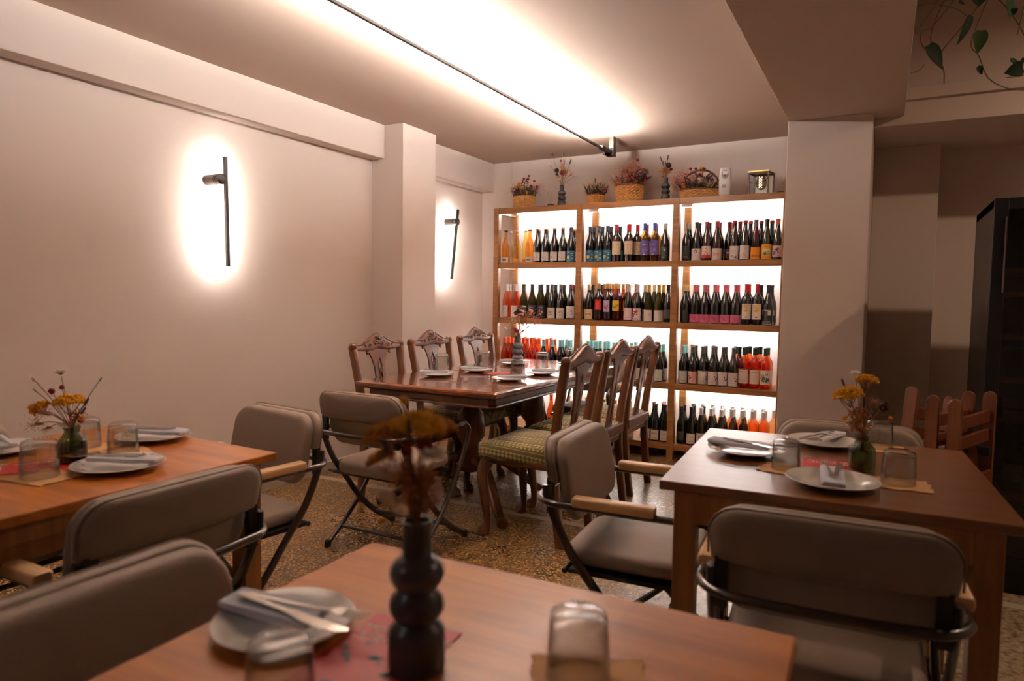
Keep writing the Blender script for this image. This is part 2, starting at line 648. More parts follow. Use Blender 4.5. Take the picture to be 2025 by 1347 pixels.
def sconce(label, top, bot, mount):
    t = thing('wall_light', label, 'light', (XW, mount[0], mount[1]))
    T = Vector((.11, top[0]-mount[0], top[1]-mount[1]))
    B_ = Vector((.11, bot[0]-mount[0], bot[1]-mount[1]))
    r = .0085
    MB().use(BLACKM).sweep([T, B_], [(-r, -r), (r, -r), (r, r), (-r, r)], up=(1, 0, 0)).build('bar', t, smooth=0)
    d = Vector((-.0092, 0, 0))
    k = (B_-T)
    MB().use(EMS).sweep([T+d+k*.02, B_+d-k*.02], [(-.005, -.0006), (.005, -.0006), (.005, .0006), (-.005, .0006)], up=(1, 0, 0)).build('light_strip', t, smooth=0)
    m = MB().use(mat('grey_brown_metal', (74, 64, 58), .4, metal=.6))
    m.T = Matrix.Rotation(R(90), 4, 'Y')
    m.lathe([(.0, -.0), (.03, 0), (.03, .084), (.027, .086), (.03, .088), (.03, .098), (0, .098)], 28)
    m.build('mount', t)
    m = MB().use(BLACKM)
    m.T = Matrix.Rotation(R(90), 4, 'Y')
    m.lathe([(0, .1005), (.024, .1005), (.03, .1035), (.03, .122), (.026, .1245), (0, .1245)], 28)
    m.build('swivel', t)


sconce('larger slim black wall light glowing on the plain left wall', (2.634, 2.021), (2.645, 1.405), (2.6, 1.892))
sconce('slanted slim black wall light in the recess beside the wine shelf', (5.03, 2.01), (4.935, 1.403), (5.01, 1.904))
for i, (x, y, z, sz, wt) in enumerate(LAMPS):  # the one behind the camera is added to lift the ambient light
    t = thing('unseen_lamp', ('unseen round fill lamp added behind the camera', 'small round white ceiling lamp on the right side')[i], 'light', (x, y, z))
    MB().use(PLAST).lathe([(0, .04), (sz/2+.02, .04), (sz/2+.02, 0), (sz/2, 0), (sz/2, .01), (0, .01)], 32).build('housing', t)
    ld = bpy.data.lights.new('lamp', 'AREA')
    ld.shape = 'DISK'
    ld.size = sz
    ld.energy = wt
    ld.color = (1, .72, .5) if i else LC
    lo = bpy.data.objects.new('lamp', ld)
    COL.objects.link(lo)
    lo.parent = t
    lo.location = (0, 0, .005)

# ------------------------------------------------------------------ wine shelf
FY, RY = 5.22, 5.565
PX = [(-3.049, -2.998), (-2.26, -2.205), (-1.455, -1.402), (-.66, -.612)]
LV = [2.030, 1.552, 1.073, .598, .121]      # tops of the boards
t = thing('wine_shelf', 'large open wooden wine shelf with lit white back against the wall', 'shelf', (-1.83, 5.42, 0))
ox, oy = -1.83, 5.42
for a, b_ in PX:
    MB().use(W_SHELF).box((a-ox, FY-oy, 0), (b_-ox, FY+.045-oy, LV[0])).build('front_post', t, smooth=0, bevel=.002)
    MB().use(W_SHELF).box((a-ox, RY-oy, 0), (b_-ox, RY+.03-oy, LV[0]-.03)).build('rear_post', t, smooth=0, bevel=.002)
for z in LV:
    m = MB().use(W_SHELF)
    for i in range(3):
        x0, x1 = PX[i][1]-ox, PX[i+1][0]-ox
        m.box((x0, FY+.004-oy, z-.047), (x1, FY+.03-oy, z))
    m.build('lip', t, smooth=0, bevel=.0015)
    MB().use(W_SHELF).box((PX[0][0]+.002-ox, FY+.03-oy, z-.02), (PX[3][1]-.002-ox, RY+.028-oy, z-.002)).build('board', t, smooth=0)
for z in LV[:-1]:
    m = MB().use(W_SHELF)
    for a, b_ in (PX[0], PX[3]):
        m.box((a+.005-ox, FY+.045-oy, z-.045), (a+.04-ox, RY-oy, z-.02))
    m.build('side_rail', t, smooth=0)
    for i in range(3):
        x0, x1 = PX[i][1]-ox, PX[i+1][0]-ox
        MB().use(EMH).box((x0+.03, RY-.062-oy, z-.026), (x1-.02, RY-.05-oy, z-.0205)).build('led_strip', t, smooth=0)
m = MB().use(mat('white_backboard', (245, 242, 238), .6))
m.box((PX[0][1]-.01-ox, RY+.03-oy, .05), (PX[3][1]-ox, RY+.036-oy, LV[0]-.02))
m.build('back_panel', t, smooth=0)

# ---- bottles
RED_, DRK, GRN = (30, 10, 12), (14, 14, 12), (18, 30, 16)
G_DARK = mat('dark_bottle_glass', (12, 12, 11), .06, spec=.7, coat=.5)
G_RED = mat('red_wine_glass', (30, 6, 8), .06, spec=.7, coat=.5)
G_OLIVE = mat('olive_bottle_glass', (48, 44, 14), .05, spec=.6, trans=.35, ior=1.2)
G_GREEN = mat('green_bottle_glass', (24, 70, 26), .05, spec=.6, trans=.45, ior=1.2)
G_ORANGE = clear('rose_wine_glass', (252, 190, 140))
G_AMBER = clear('amber_wine_glass', (250, 204, 120))
G_YELLOW = clear('yellow_wine_glass', (252, 230, 160))
G_DROSE = clear('deep_rose_glass', (242, 168, 104))
G_CLEAR = clear('clear_bottle_glass', (244, 246, 246))
G_WATER = clear('green_vase_glass', (196, 206, 170))

BURG = [(0, .004), (.03, 0), (.0365, .006), (.0372, .02), (.0372, .125), (.0362, .148), (.032, .172), (.0245, .197), (.018, .219), (.0148, .24), (.0138, .262), (.0138, .283), (.0155, .284), (.0155, .291), (.0138, .295), (0, .295)]
BORD = [(0, .004), (.03, 0), (.0362, .006), (.037, .02), (.037, .185), (.0355, .198), (.029, .211), (.02, .222), (.0155, .235), (.0142, .25), (.0142, .29), (.0158, .291), (.0158, .297), (.014, .302), (0, .302)]
CLEARB = [(0, .004), (.03, 0), (.0368, .006), (.0372, .02), (.0372, .12), (.035, .15), (.028, .185), (.019, .215), (.0145, .235), (.0135, .262), (.0135, .278), (.0155, .28), (.0155, .288), (.0135, .289), (0, .289)]


def radius(prof, z):
    for (r0, z0), (r1, z1) in zip(prof, prof[1:]):
        if z0 <= z <= z1 and z1 > z0:
            return r0+(r1-r0)*(z-z0)/(z1-z0)
    return prof[3][0]


def cm(c):
    return mat('print_%d_%d_%d' % c, c, .6)


def label_mesh(prof, z0, z1, half, col, decals):
    rr = radius(prof, .08)+.0005
    m = MB().use(cm(col))
    n = 14

    def P(u, v, e=0):      # u metres sideways from the middle, v height, bottle faces -y
        a = u/rr
        return ((rr+e)*math.sin(a), -(rr+e)*math.cos(a), v)
    w_ = half*rr
    vs, fs = [], []
    for i in range(n+1):
        u = -w_+2*w_*i/n
        vs += [P(u, z0), P(u, z1)]
    fs = [(2*i, 2*i+2, 2*i+3, 2*i+1) for i in range(n)]
    m.add(vs, fs)
    zc = (z0+z1)/2
    for d in decals:
        m.use(cm(d[-1]))
        if d[0] == 'r':
            _, u0, v0, u1, v1, c = d
            k = max(1, int(abs(u1-u0)/.006))
            vs = []
            for i in range(k+1):
                u = u0+(u1-u0)*i/k
                vs += [P(u, zc+v0, .0004), P(u, zc+v1, .0004)]
            m.add(vs, [(2*i, 2*i+2, 2*i+3, 2*i+1) for i in range(k)])
        elif d[0] == 'd':
            _, u0, v0, r, c = d
            m.add([P(u0, zc+v0, .0006)]+[P(u0+r*math.cos(2*PI*i/18), zc+v0+r*math.sin(2*PI*i/18), .0006) for i in range(18)], [(0, i+1, (i+1) % 18+1) for i in range(18)])
        elif d[0] == 's':       # sun with rays
            _, u0, v0, r, c = d
            k = 24
            m.add([P(u0, zc+v0, .0007)]+[P(u0+(r if i % 2 else r*1.5)*math.cos(2*PI*i/k), zc+v0+(r if i % 2 else r*1.5)*math.sin(2*PI*i/k), .0007) for i in range(k)], [(0, i+1, (i+1) % k+1) for i in range(k)])
        elif d[0] == 'v':       # triangle
            _, u0, v0, r, c = d
            m.add([P(u0-r, zc+v0-r*.8, .0006), P(u0+r, zc+v0-r*.8, .0006), P(u0, zc+v0+r, .0006)], [(0, 1, 2)])
        elif d[0] == 't':
            _, s_, u0, v0, size, c = d
            vs, fs = textpoly(s_, size)
            m.add([P(u0+x, zc+v0+y, .0009) for x, y, _z in vs], fs)
        elif d[0] == 'b':       # blotches
            _, u0, v0, r, k, c = d
            rg = random.Random(k)
            for _i in range(k):
                uu, vv = u0+rg.uniform(-r, r), v0+rg.uniform(-r, r)
                q = rg.uniform(.15, .4)*r
                m.add([P(uu+q*(1+.4*rg.random())*math.cos(2*PI*i/8), zc+vv+q*(1+.4*rg.random())*math.sin(2*PI*i/8), .0005) for i in range(8)], [tuple(range(8))])
    return m


LINES = [('r', -.016, .012, .010, .0135, (150, 140, 134)), ('r', -.016, .006, .014, .0075, (150, 140, 134)), ('r', -.012, -.016, .012, -.0145, (160, 150, 140))]
W_, CR = (236, 232, 230), (232, 216, 186)
# key: profile, glass, capsule colour, capsule length, label (z0,z1,half angle,colour,decals), words
BT = {
    'wax': (BURG, G_DARK, (224, 140, 44), .016, (.018, .092, 1.05, W_, [('v', -.012, -.006, .0075, (150, 60, 60)), ('r', .008, -.016, .012, -.012, (90, 90, 90)), ('r', -.004, .022, .004, .024, (120, 120, 120))]), 'dark bottle, orange wax top, white label'),
    'sun': (BURG, G_DARK, (40, 48, 66), .045, (.006, .098, 1.15, (36, 84, 112), [('s', -.016, -.008, .011, (240, 190, 50)), ('t', 'SOLE', -.012, .032, .011, (170, 200, 210)), ('r', .012, .02, .026, .026, (190, 200, 200)), ('r', .012, .004, .026, .012, (190, 200, 200)), ('r', .012, -.022, .024, -.014, (190, 200, 200))]), 'dark bottle with blue sun label'),
    'amber': (CLEARB, G_AMBER, (40, 40, 46), .008, (.004, .055, 1.0, (238, 226, 208), [('r', -.017, -.006, .017, .006, (60, 54, 56)), ('t', 'AMBER', 0, 0, .009, (200, 190, 180))]), 'clear bottle of amber wine, black cap'),
    'yellow': (CLEARB, G_YELLOW, (214, 206, 196), .008, (.012, .04, .9, (240, 180, 80), [('t', 'SCES', 0, 0, .022, (232, 104, 40))]), 'clear bottle of cloudy yellow wine'),
    'clearp': (CLEARB, G_CLEAR, (225, 222, 220), .008, (.02, .06, .8, (236, 222, 214), []), 'empty looking clear glass bottle'),
    'bord': (BORD, G_RED, (170, 28, 40), .055, (.058, .165, 1.15, (226, 208, 182), [('r', -.018, .018, .016, .03, (206, 186, 156)), ('t', 'CUVEE', 0, -.036, .010, (150, 120, 90)), ('r', -.003, -.01, .001, .012, (190, 166, 130))]), 'square shouldered bottle, red capsule, cream label'),
    'blueyel': (BORD, clear('golden_wine', (246, 206, 110)), (34, 62, 140), .055, (.05, .165, 1.1, (70, 66, 132), [('t', 'TESSA', -.006, .024, .013, (226, 170, 70)), ('b', 0, -.02, .02, 14, (120, 90, 140)), ('r', -.014, -.056, .006, -.048, (210, 190, 200))]), 'golden wine bottle with blue capsule'),
    'whitecap': (BURG, G_DARK, (206, 198, 188), .045, (.02, .11, .75, (26, 32, 28), [('d', .008, .02, .004, (210, 210, 210)), ('t', 'aura', -.004, -.034, .013, (190, 200, 190))]), 'dark bottle with pale grey capsule'),
    'tancap': (BURG, G_DARK, (168, 146, 118), .045, (.02, .11, .75, (26, 32, 28), [('t', 'aura', -.004, -.034, .013, (190, 200, 190))]), 'dark bottle with tan capsule'),
    'swirl': (BURG, G_DARK, (26, 24, 26), .045, (.004, .092, 1.2, (228, 216, 212), [('d', -.004, .022, .013, (110, 60, 60)), ('d', -.004, .022, .009, (228, 216, 212)), ('d', -.002, .024, .005, (60, 40, 44)), ('r', -.022, -.006, .02, -.004, (170, 150, 150))]), 'black bottle, white label with dark swirl'),
    'redband': (BURG, G_RED, (120, 24, 34), .05, (.02, .108, 1.1, (226, 208, 200), [('r', -.036, -.044, .036, -.022, (196, 60, 50)), ('b', 0, -.012, .012, 6, (196, 90, 76)), ('r', -.014, .004, .014, .010, (140, 110, 104)), ('v', .002, .028, .006, (120, 90, 90))]), 'dark bottle, white label with red foot'),
    'lala': (BURG, G_RED, (150, 40, 42), .045, (.004, .09, 1.2, (228, 214, 208), [('t', 'lalu', -.004, .0, .034, (206, 74, 66))]), 'dark bottle, white label lettered in red'),
    'darkred': (BURG, G_DARK, (128, 22, 36), .05, (.02, .09, 1.0, (96, 62, 62), [('r', -.014, .0, .014, .012, (180, 160, 150))]), 'dark bottle with dark red capsule'),
    'redwax': (BURG, G_DARK, (150, 26, 40), .022, (.004, .105, 1.0, (226, 220, 216), [('r', -.02, .016, .012, .018, (150, 150, 150)), ('r', -.02, .0, .004, .002, (150, 150, 150)), ('r', -.014, -.03, -.008, -.018, (120, 110, 110)), ('r', .004, -.038, .02, -.026, (110, 100, 100))]), 'dark bottle, red wax top, white label'),
    'tri': (BURG, G_DARK, (150, 26, 40), .022, (.006, .108, 1.1, (222, 212, 210), [('v', 0, -.018, .013, (70, 40, 40)), ('r', 0, .028, .014, .0305, (160, 120, 120))]), 'dark bottle, white label with small triangle'),
    'orangel': (BURG, clear('clear_red', (150, 30, 24)), (92, 106, 130), .05, (.004, .092, 1.2, (236, 150, 38), [('t', 'SAVUREZ', 0, -.02, .016, (60, 40, 24))]), 'red bottle with bright orange label'),
    'scene': (BURG, G_DARK, (24, 24, 24), .05, (.004, .112, 1.2, (226, 166, 34), [('r', -.034, -.026, .034, .022, (218, 208, 150)), ('b', -.006, -.004, .016, 9, (40, 42, 38)), ('r', -.034, -.02, .034, -.008, (160, 160, 90)), ('t', 'RURAL', 0, .038, .011, (120, 80, 20))]), 'dark bottle with yellow picture label'),
    'orangecap': (BURG, G_DROSE, (216, 110, 60), .05, (.02, .1, 1.0, (222, 180, 180), [('b', 0, 0, .02, 9, (90, 60, 80))]), 'bottle with copper orange capsule'),
    'magnum': (BURG, G_DARK, (190, 100, 66), .04, (.02, .1, 1.0, (214, 180, 184), [('b', 0, 0, .02, 12, (90, 66, 90))]), 'tall dark bottle with pink picture label'),
    'whiterose': (BURG, G_ORANGE, (232, 226, 226), .062, (.008, .108, .85, (236, 230, 228), [('r', -.014, .02, .014, .023, (170, 160, 160)), ('r', -.014, .01, .01, .012, (180, 170, 170)), ('r', -.012, -.012, .012, -.010, (180, 170, 170))]), 'orange wine bottle with white capsule'),
    'fox': (BURG, G_OLIVE, (40, 50, 60), .05, (.004, .115, 1.15, (38, 36, 50), [('b', .0, -.006, .018, 8, (226, 140, 90)), ('b', .006, -.012, .012, 5, (226, 214, 220)), ('r', -.02, .034, .02, .037, (150, 140, 150))]), 'olive bottle with dark picture label'),
    'navy': (BURG, G_OLIVE, (44, 56, 70), .05, (.01, .11, 1.0, (40, 36, 56), [('r', -.018, .02, .018, .023, (160, 140, 150))]), 'olive bottle with navy capsule'),
    'owl': (BURG, G_DARK, (92, 84, 76), .045, (.004, .095, 1.15, (224, 214, 202), [('d', 0, .0, .02, (130, 122, 114)), ('d', 0, .0, .016, (224, 214, 202)), ('d', 0, .006, .008, (110, 102, 96)), ('d', 0, -.014, .006, (120, 112, 104))]), 'dark bottle, cream label with oval drawing'),
    'scrib': (BURG, G_DARK, (110, 24, 34), .04, (.01, .112, 1.1, (228, 222, 218), [('b', 0, 0, .026, 11, (170, 164, 164)), ('b', 0, 0, .024, 6, (228, 222, 218))]), 'dark bottle, white scribbled label, red top'),
    'script': (BURG, G_DARK, (220, 206, 160), .045, (.004, .088, 1.15, (232, 204, 160), [('t', 'Sauvage', 0, .004, .017, (40, 50, 70))]), 'dark bottle, cream label with dark script'),
    'corkr': (BORD, G_RED, (200, 150, 96), .04, (.085, .17, .75, (196, 36, 40), [('r', -.012, -.024, .012, .02, (220, 90, 60)), ('r', -.006, -.02, .008, .006, (150, 20, 30)), ('r', -.018, -.036, .018, -.034, (230, 200, 190))]), 'red wine bottle, bare cork, red label'),
    'corkb': (BORD, G_RED, (200, 150, 96), .04, (.07, .165, .8, (170, 168, 206), [('b', -.002, 0, .018, 9, (190, 70, 60)), ('r', -.012, .024, .012, .03, (214, 190, 120))]), 'red wine bottle, bare cork, lilac label'),
    'corky': (BORD, clear('brown_amber_wine', (190, 120, 60)), (200, 150, 96), .04, (.08, .165, .8, (214, 186, 60), [('b', 0, 0, .018, 9, (120, 130, 60)), ('r', -.01, -.02, .01, -.012, (180, 60, 40))]), 'golden wine bottle, bare cork, yellow label'),
    'greyw': (BURG, G_DARK, (198, 192, 188), .06, (.01, .105, 1.1, (226, 206, 206), [('t', 'Rose de', 0, .026, .012, (190, 130, 140)), ('r', -.02, .008, .02, .009, (190, 150, 156)), ('r', -.02, -.03, .018, -.027, (140, 120, 120))]), 'dark bottle, silver capsule, pale pink label'),
    'redpic': (BURG, G_DARK, (210, 206, 204), .06, (.008, .105, 1.15, (226, 220, 222), [('b', 0, .006, .022, 12, (190, 30, 50)), ('r', -.02, -.04, .02, -.034, (110, 60, 80))]), 'dark bottle, white capsule, red picture label'),
    'gold': (BURG, G_OLIVE, (202, 156, 40), .06, (.004, .092, 1.15, (228, 218, 212), [('b', .012, .0, .012, 5, (220, 180, 160))]), 'dark bottle, gold capsule, plain white label'),
    'goldp': (BURG, G_DARK, (224, 200, 130), .05, (.004, .1, .5, (40, 40, 40), []), 'dark bottle with pale gold capsule'),
    'pink': (BURG, G_DARK, (214, 112, 128), .055, (.006, .068, 1.3, (214, 110, 146), [('t', 'Nature', -.008, .02, .013, (70, 20, 40)), ('t', 'Petillante', -.004, .006, .013, (70, 20, 40)), ('t', 'Rose', .002, -.007, .012, (70, 20, 40)), ('r', -.03, -.023, -.014, -.02, (70, 20, 40))]), 'dark bottle, pink capsule and pink label'),
    'yelred': (BORD, G_DARK, (190, 22, 40), .06, (.04, .155, 1.0, (236, 226, 214), [('s', 0, .018, .019, (242, 186, 40)), ('v', 0, .016, .008, (200, 60, 30)), ('r', -.007, -.045, .007, -.037, (40, 40, 44)), ('r', -.026, .047, .026, .049, (200, 60, 40))]), 'dark bottle, red capsule, yellow emblem label'),
    'black': (BURG, G_DARK, (30, 28, 32), .055, (.004, .115, 1.1, (26, 24, 28), [('r', -.034, .048, .03, .051, (220, 216, 214)), ('r', .006, .012, .03, .046, (214, 210, 208)), ('r', .01, .016, .026, .042, (30, 28, 30)), ('d', .018, .03, .005, (200, 196, 196)), ('t', 'NOSTOS', -.004, -.036, .016, (222, 218, 216)), ('r', -.034, -.051, .034, -.048, (210, 206, 204))]), 'all black bottle with white line label'),
    'blackp': (BURG, G_DARK, (26, 26, 28), .05, (.03, .1, .8, (60, 54, 48), []), 'plain dark bottle with black capsule'),
    'orangerose': (BURG, clear('dark_orange_wine', (238, 152, 84)), (236, 92, 34), .05, (.0, .07, 1.1, (232, 196, 176), [('r', -.02, .02, .02, .024, (190, 60, 40))]), 'rose wine bottle with orange capsule'),
    'aqua': (BURG, G_DARK, (150, 212, 216), .06, (.008, .1, 1.1, (206, 208, 200), [('r', -.02, .014, .014, .016, (130, 140, 130)), ('r', -.016, -.03, .016, -.027, (120, 130, 120))]), 'dark bottle with pale turquoise capsule'),
    'aquap': (BURG, G_DARK, (150, 196, 196), .06, (.008, .1, 1.1, (200, 206, 206), [('b', .006, .018, .014, 10, (70, 76, 84))]), 'dark bottle, turquoise capsule, bird label'),
    'greyblk': (BURG, G_DARK, (78, 66, 62), .055, (.006, .108, 1.2, (220, 206, 202), [('r', -.02, .036, .02, .038, (170, 160, 150)), ('b', .026, .0, .013, 8, (50, 44, 46)), ('r', -.018, -.03, .01, -.028, (190, 170, 166))]), 'dark bottle, brown capsule, white leaf label'),
    'greypink': (BURG, G_DARK, (88, 76, 70), .055, (.006, .1, 1.2, (224, 172, 164), [('b', -.028, .0, .013, 8, (60, 40, 44))]), 'dark bottle, brown capsule, salmon label'),
    'rosegreen': (BORD, G_DROSE, (22, 50, 40), .055, (.035, .14, 1.15, (230, 212, 196), [('r', -.024, .034, .024, .037, (150, 130, 120)), ('r', -.022, -.03, .02, -.028, (160, 140, 130))]), 'deep rose bottle with dark green capsule'),
    'roseherb': (BORD, G_DROSE, (22, 50, 40), .055, (.035, .14, 1.15, (226, 214, 198), [('b', 0, 0, .028, 16, (70, 84, 60)), ('t', 'H', -.006, -.01, .03, (60, 60, 50))]), 'deep rose bottle, herb drawing label'),
    'greenb': (BURG, G_GREEN, (176, 54, 46), .008, (.01, .092, 1.1, (232, 222, 218), [('b', 0, 0, .02, 9, (190, 110, 120)), ('b', -.006, .004, .012, 4, (70, 60, 60))]), 'green bottle, red crown cap, floral label'),
    'cream': (BURG, G_DARK, (26, 28, 28), .05, (.01, .09, 1.0, (232, 222, 200), [('r', -.012, .01, .012, .016, (150, 130, 100)), ('r', -.02, -.026, .02, -.023, (170, 150, 130))]), 'dark bottle, black capsule, cream label'),
    'whtop': (BURG, G_DARK, (222, 220, 222), .055, (.006, .1, 1.1, (228, 218, 222), [('b', 0, 0, .022, 8, (200, 150, 170))]), 'dark bottle with white capsule'),
    'rosewh': (BORD, clear('bright_rose_glass', (255, 216, 166)), (216, 210, 208), .06, (.02, .115, .85, (240, 200, 176), [('r', -.014, .01, .014, .018, (214, 120, 90)), ('r', -.016, -.02, .016, -.017, (200, 130, 110))]), 'bright rose bottle with white capsule'),
}
PROTO = {}


def make_bottle(k):
    prof, glass, cc, cl, lb, words = BT[k]
    t = thing('wine_bottle', words, 'bottle')
    MB().use(glass).lathe(prof, 24).build('bottle_body', t)
    top = prof[-1][1]
    cp = [(radius(prof, z)+.0007, z) for z in (top-cl, top-cl*.66, top-cl*.33, top-.012)]
    if cl < .03:
        cp = [(.0158, top-cl), (.0168, top-cl*.5)]
    cp += [(.0166, top-.0115), (.0166, top-.004), (.0145, top+.0008), (0, top+.0008)]
    MB().use(cm(cc) if cl > .03 else mat('wax_%d_%d_%d' % cc, cc, .3)).lathe(cp, 20, cap0=False, cap1=False).build('capsule', t)
    label_mesh(prof, *lb).build('label', t)
    return t


C1 = lambda x: 960+x/6.413      # zoomed crops the positions were read in
C2 = lambda x: 1260+x/6.413
C3 = lambda x: 960+x/6.532
C4 = lambda x: 1260+x/6.532
C5 = lambda x: 960+x/5.389
C6 = lambda x: 1260+x/5.387
# shelf, row (0 front), crop, list of (x, kind)
ROWS = [
    (0, 0, C1, [(248, 'amber'), (400, 'yellow'), (585, 'amber'), (652, 'wax'), (757, 'wax'), (877, 'wax'), (985, 'wax'), (1090, 'sun'),
                (1308, 'sun'), (1440, 'sun'), (1525, 'sun'), (1632, 'bord'), (1827, 'bord')]),
    (0, 1, C1, [(318, 'clearp'), (515, 'yellow'), (715, 'wax'), (815, 'wax'), (930, 'wax'), (1040, 'wax'), (1120, 'darkred'), (1240, 'wax'), (1355, 'sun'), (1395, 'sun'), (1480, 'sun'), (1595, 'sun'), (1665, 'bord'), (1750, 'bord'), (1870, 'bord')]),
    (0, 2, C1, [(1550, 'sun'), (1710, 'sun'), (1130, 'wax')]),
    (0, 0, C2, [(102, 'blueyel'), (225, 'blueyel'), (360, 'whitecap'), (553, 'tancap'), (688, 'swirl'), (825, 'redband'), (970, 'lala'), (1240, 'redwax'), (1390, 'tri'), (1540, 'orangel'), (1690, 'scene'), (1835, 'magnum')]),
    (0, 1, C2, [(48, 'bord'), (165, 'blueyel'), (268, 'blueyel'), (320, 'whitecap'), (410, 'clearp'), (625, 'whitecap'), (720, 'blackp'), (770, 'blackp'), (860, 'darkred'), (912, 'darkred'), (1030, 'darkred'), (1175, 'redwax'), (1288, 'redwax'), (1352, 'redwax'), (1470, 'tri'), (1645, 'blackp'), (1820, 'orangecap')]),
    (0, 2, C2, [(1210, 'orangecap'), (1500, 'orangecap')]),
    (1, 0, C3, [(275, 'whiterose'), (385, 'whiterose'), (495, 'fox'), (605, 'fox'), (725, 'fox'), (860, 'owl'), (975, 'owl'), (1105, 'scrib'), (1335, 'script'), (1462, 'corkr'), (1582, 'corkb'), (1695, 'corky'), (1855, 'greyw'), (1965, 'redpic')]),
    (1, 1, C3, [(240, 'whiterose'), (335, 'whiterose'), (435, 'whiterose'), (567, 'navy'), (650, 'navy'), (685, 'navy'), (800, 'navy'), (910, 'navy'), (980, 'blackp'), (1060, 'scrib'), (1250, 'scrib'), (1385, 'blackp'), (1430, 'blackp'), (1505, 'corkr'), (1610, 'corky'), (1730, 'corky'), (1815, 'corky')]),
    (1, 2, C3, [(1018, 'scrib'), (1140, 'scrib'), (1305, 'darkred'), (1540, 'corky'), (1650, 'corky'), (1788, 'corky'), (1890, 'clearp')]),
    (1, 0, C4, [(155, 'gold'), (300, 'gold'), (405, 'blackp'), (575, 'goldp'), (708, 'pink'), (850, 'pink'), (1000, 'pink'), (1140, 'pink'), (1280, 'pink'), (1425, 'yelred'), (1550, 'yelred'), (1700, 'black'), (1825, 'black')]),
    (1, 1, C4, [(110, 'whtop'), (205, 'whtop'), (250, 'gold'), (345, 'gold'), (420, 'blackp'), (617, 'goldp'), (745, 'pink'), (885, 'pink'), (1030, 'pink'), (1165, 'pink'), (1305, 'pink'), (1445, 'yelred'), (1600, 'black'), (1740, 'black'), (1815, 'black')]),
    (2, 0, C3, [(215, 'orangerose'), (325, 'orangerose'), (430, 'orangerose'), (540, 'orangerose'), (655, 'orangerose'), (745, 'aqua'), (870, 'aqua'), (960, 'aqua'), (1080, 'aqua'), (1275, 'aqua'), (1400, 'aqua'), (1490, 'aqua'), (1620, 'aqua'), (1720, 'aqua')]),
    (2, 1, C3, [(255, 'orangerose'), (310, 'orangerose'), (370, 'orangerose'), (475, 'orangerose'), (590, 'orangerose'), (695, 'orangerose'), (810, 'orangerose'), (915, 'aqua'), (1008, 'aqua'), (1130, 'aqua'), (1345, 'aqua'), (1450, 'aqua'), (1560, 'aqua'), (1680, 'aqua'), (1780, 'aqua')]),
    (2, 2, C3, [(515, 'orangerose'), (625, 'orangerose'), (845, 'orangerose'), (1050, 'aqua'), (1250, 'aqua'), (1425, 'aqua'), (1580, 'aqua'), (1850, 'aqua'), (1920, 'aqua')]),
    (2, 0, C6, [(-120, 'aqua'), (10, 'aqua'), (100, 'aqua'), (200, 'aqua'), (310, 'aquap'), (425, 'aqua'), (545, 'greypink'), (628, 'greyblk'), (742, 'greyblk'), (862, 'greyblk'), (970, 'greyblk'), (1115, 'rosegreen'), (1240, 'rosegreen'), (1350, 'roseherb'), (1475, 'roseherb')]),
    (2, 1, C6, [(280, 'aqua'), (490, 'aqua'), (600, 'greyblk'), (705, 'greyblk'), (830, 'greyblk'), (930, 'greyblk'), (1060, 'rosegreen'), (1165, 'rosegreen'), (1265, 'rosegreen'), (1395, 'rosegreen'), (1440, 'rosegreen')]),
    (2, 2, C6, [(590, 'greyblk'), (815, 'greyblk'), (1095, 'blackp'), (1205, 'rosegreen'), (1310, 'rosegreen')]),
    (3, 0, C6, [(-80, 'gold'), (135, 'greenb'), (215, 'cream'), (285, 'cream'), (430, 'blackp'), (525, 'cream'), (640, 'whtop'), (735, 'whtop'), (815, 'whtop'), (950, 'rosewh'), (1065, 'rosewh'), (1175, 'rosewh'), (1290, 'rosewh'), (1400, 'rosewh')]),
    (3, 1, C6, [(-150, 'whtop'), (105, 'greenb'), (175, 'greenb'), (262, 'greenb'), (452, 'blackp'), (490, 'blackp'), (570, 'blackp'), (690, 'whtop'), (795, 'whtop'), (850, 'whtop'), (910, 'whtop'), (1025, 'rosewh'), (1130, 'rosewh'), (1240, 'rosewh'), (1345, 'rosewh'), (1400, 'rosewh')]),
    (3, 2, C6, [(288, 'greenb'), (600, 'blackp'), (960, 'rosewh'), (1010, 'rosewh'), (1065, 'rosewh'), (1120, 'rosewh'), (1175, 'rosewh'), (1225, 'rosewh'), (1285, 'rosewh'), (1340, 'rosewh')]),
    (3, 0, C5, [(500, 'orangerose'), (700, 'orangerose'), (885, 'orangerose'), (1035, 'gold'), (1060, 'orangerose'), (1240, 'gold'), (1380, 'gold')]),
]
SHN = ['top', 'second', 'third', 'bottom']
BAY = ['left', 'middle', 'right']
ROWN = ['front', 'second', 'rear']
cells = {}
for sh, row, crop, lst in ROWS:
    y = FY+.045+[.038, .116, .195][row]
    for x, kd in lst:
        zt = LV[sh+1]+.28
        px = crop(x)
        # a bottle neck at this column: solve along the row
        lo = at(px, {0: 460, 1: 575, 2: 690, 3: 810}[sh], 1, y)
        wx = lo.x
        bay = 0 if wx < -2.23 else 1 if wx < -1.43 else 2
        cells.setdefault((sh, bay, row), []).append([wx, kd])
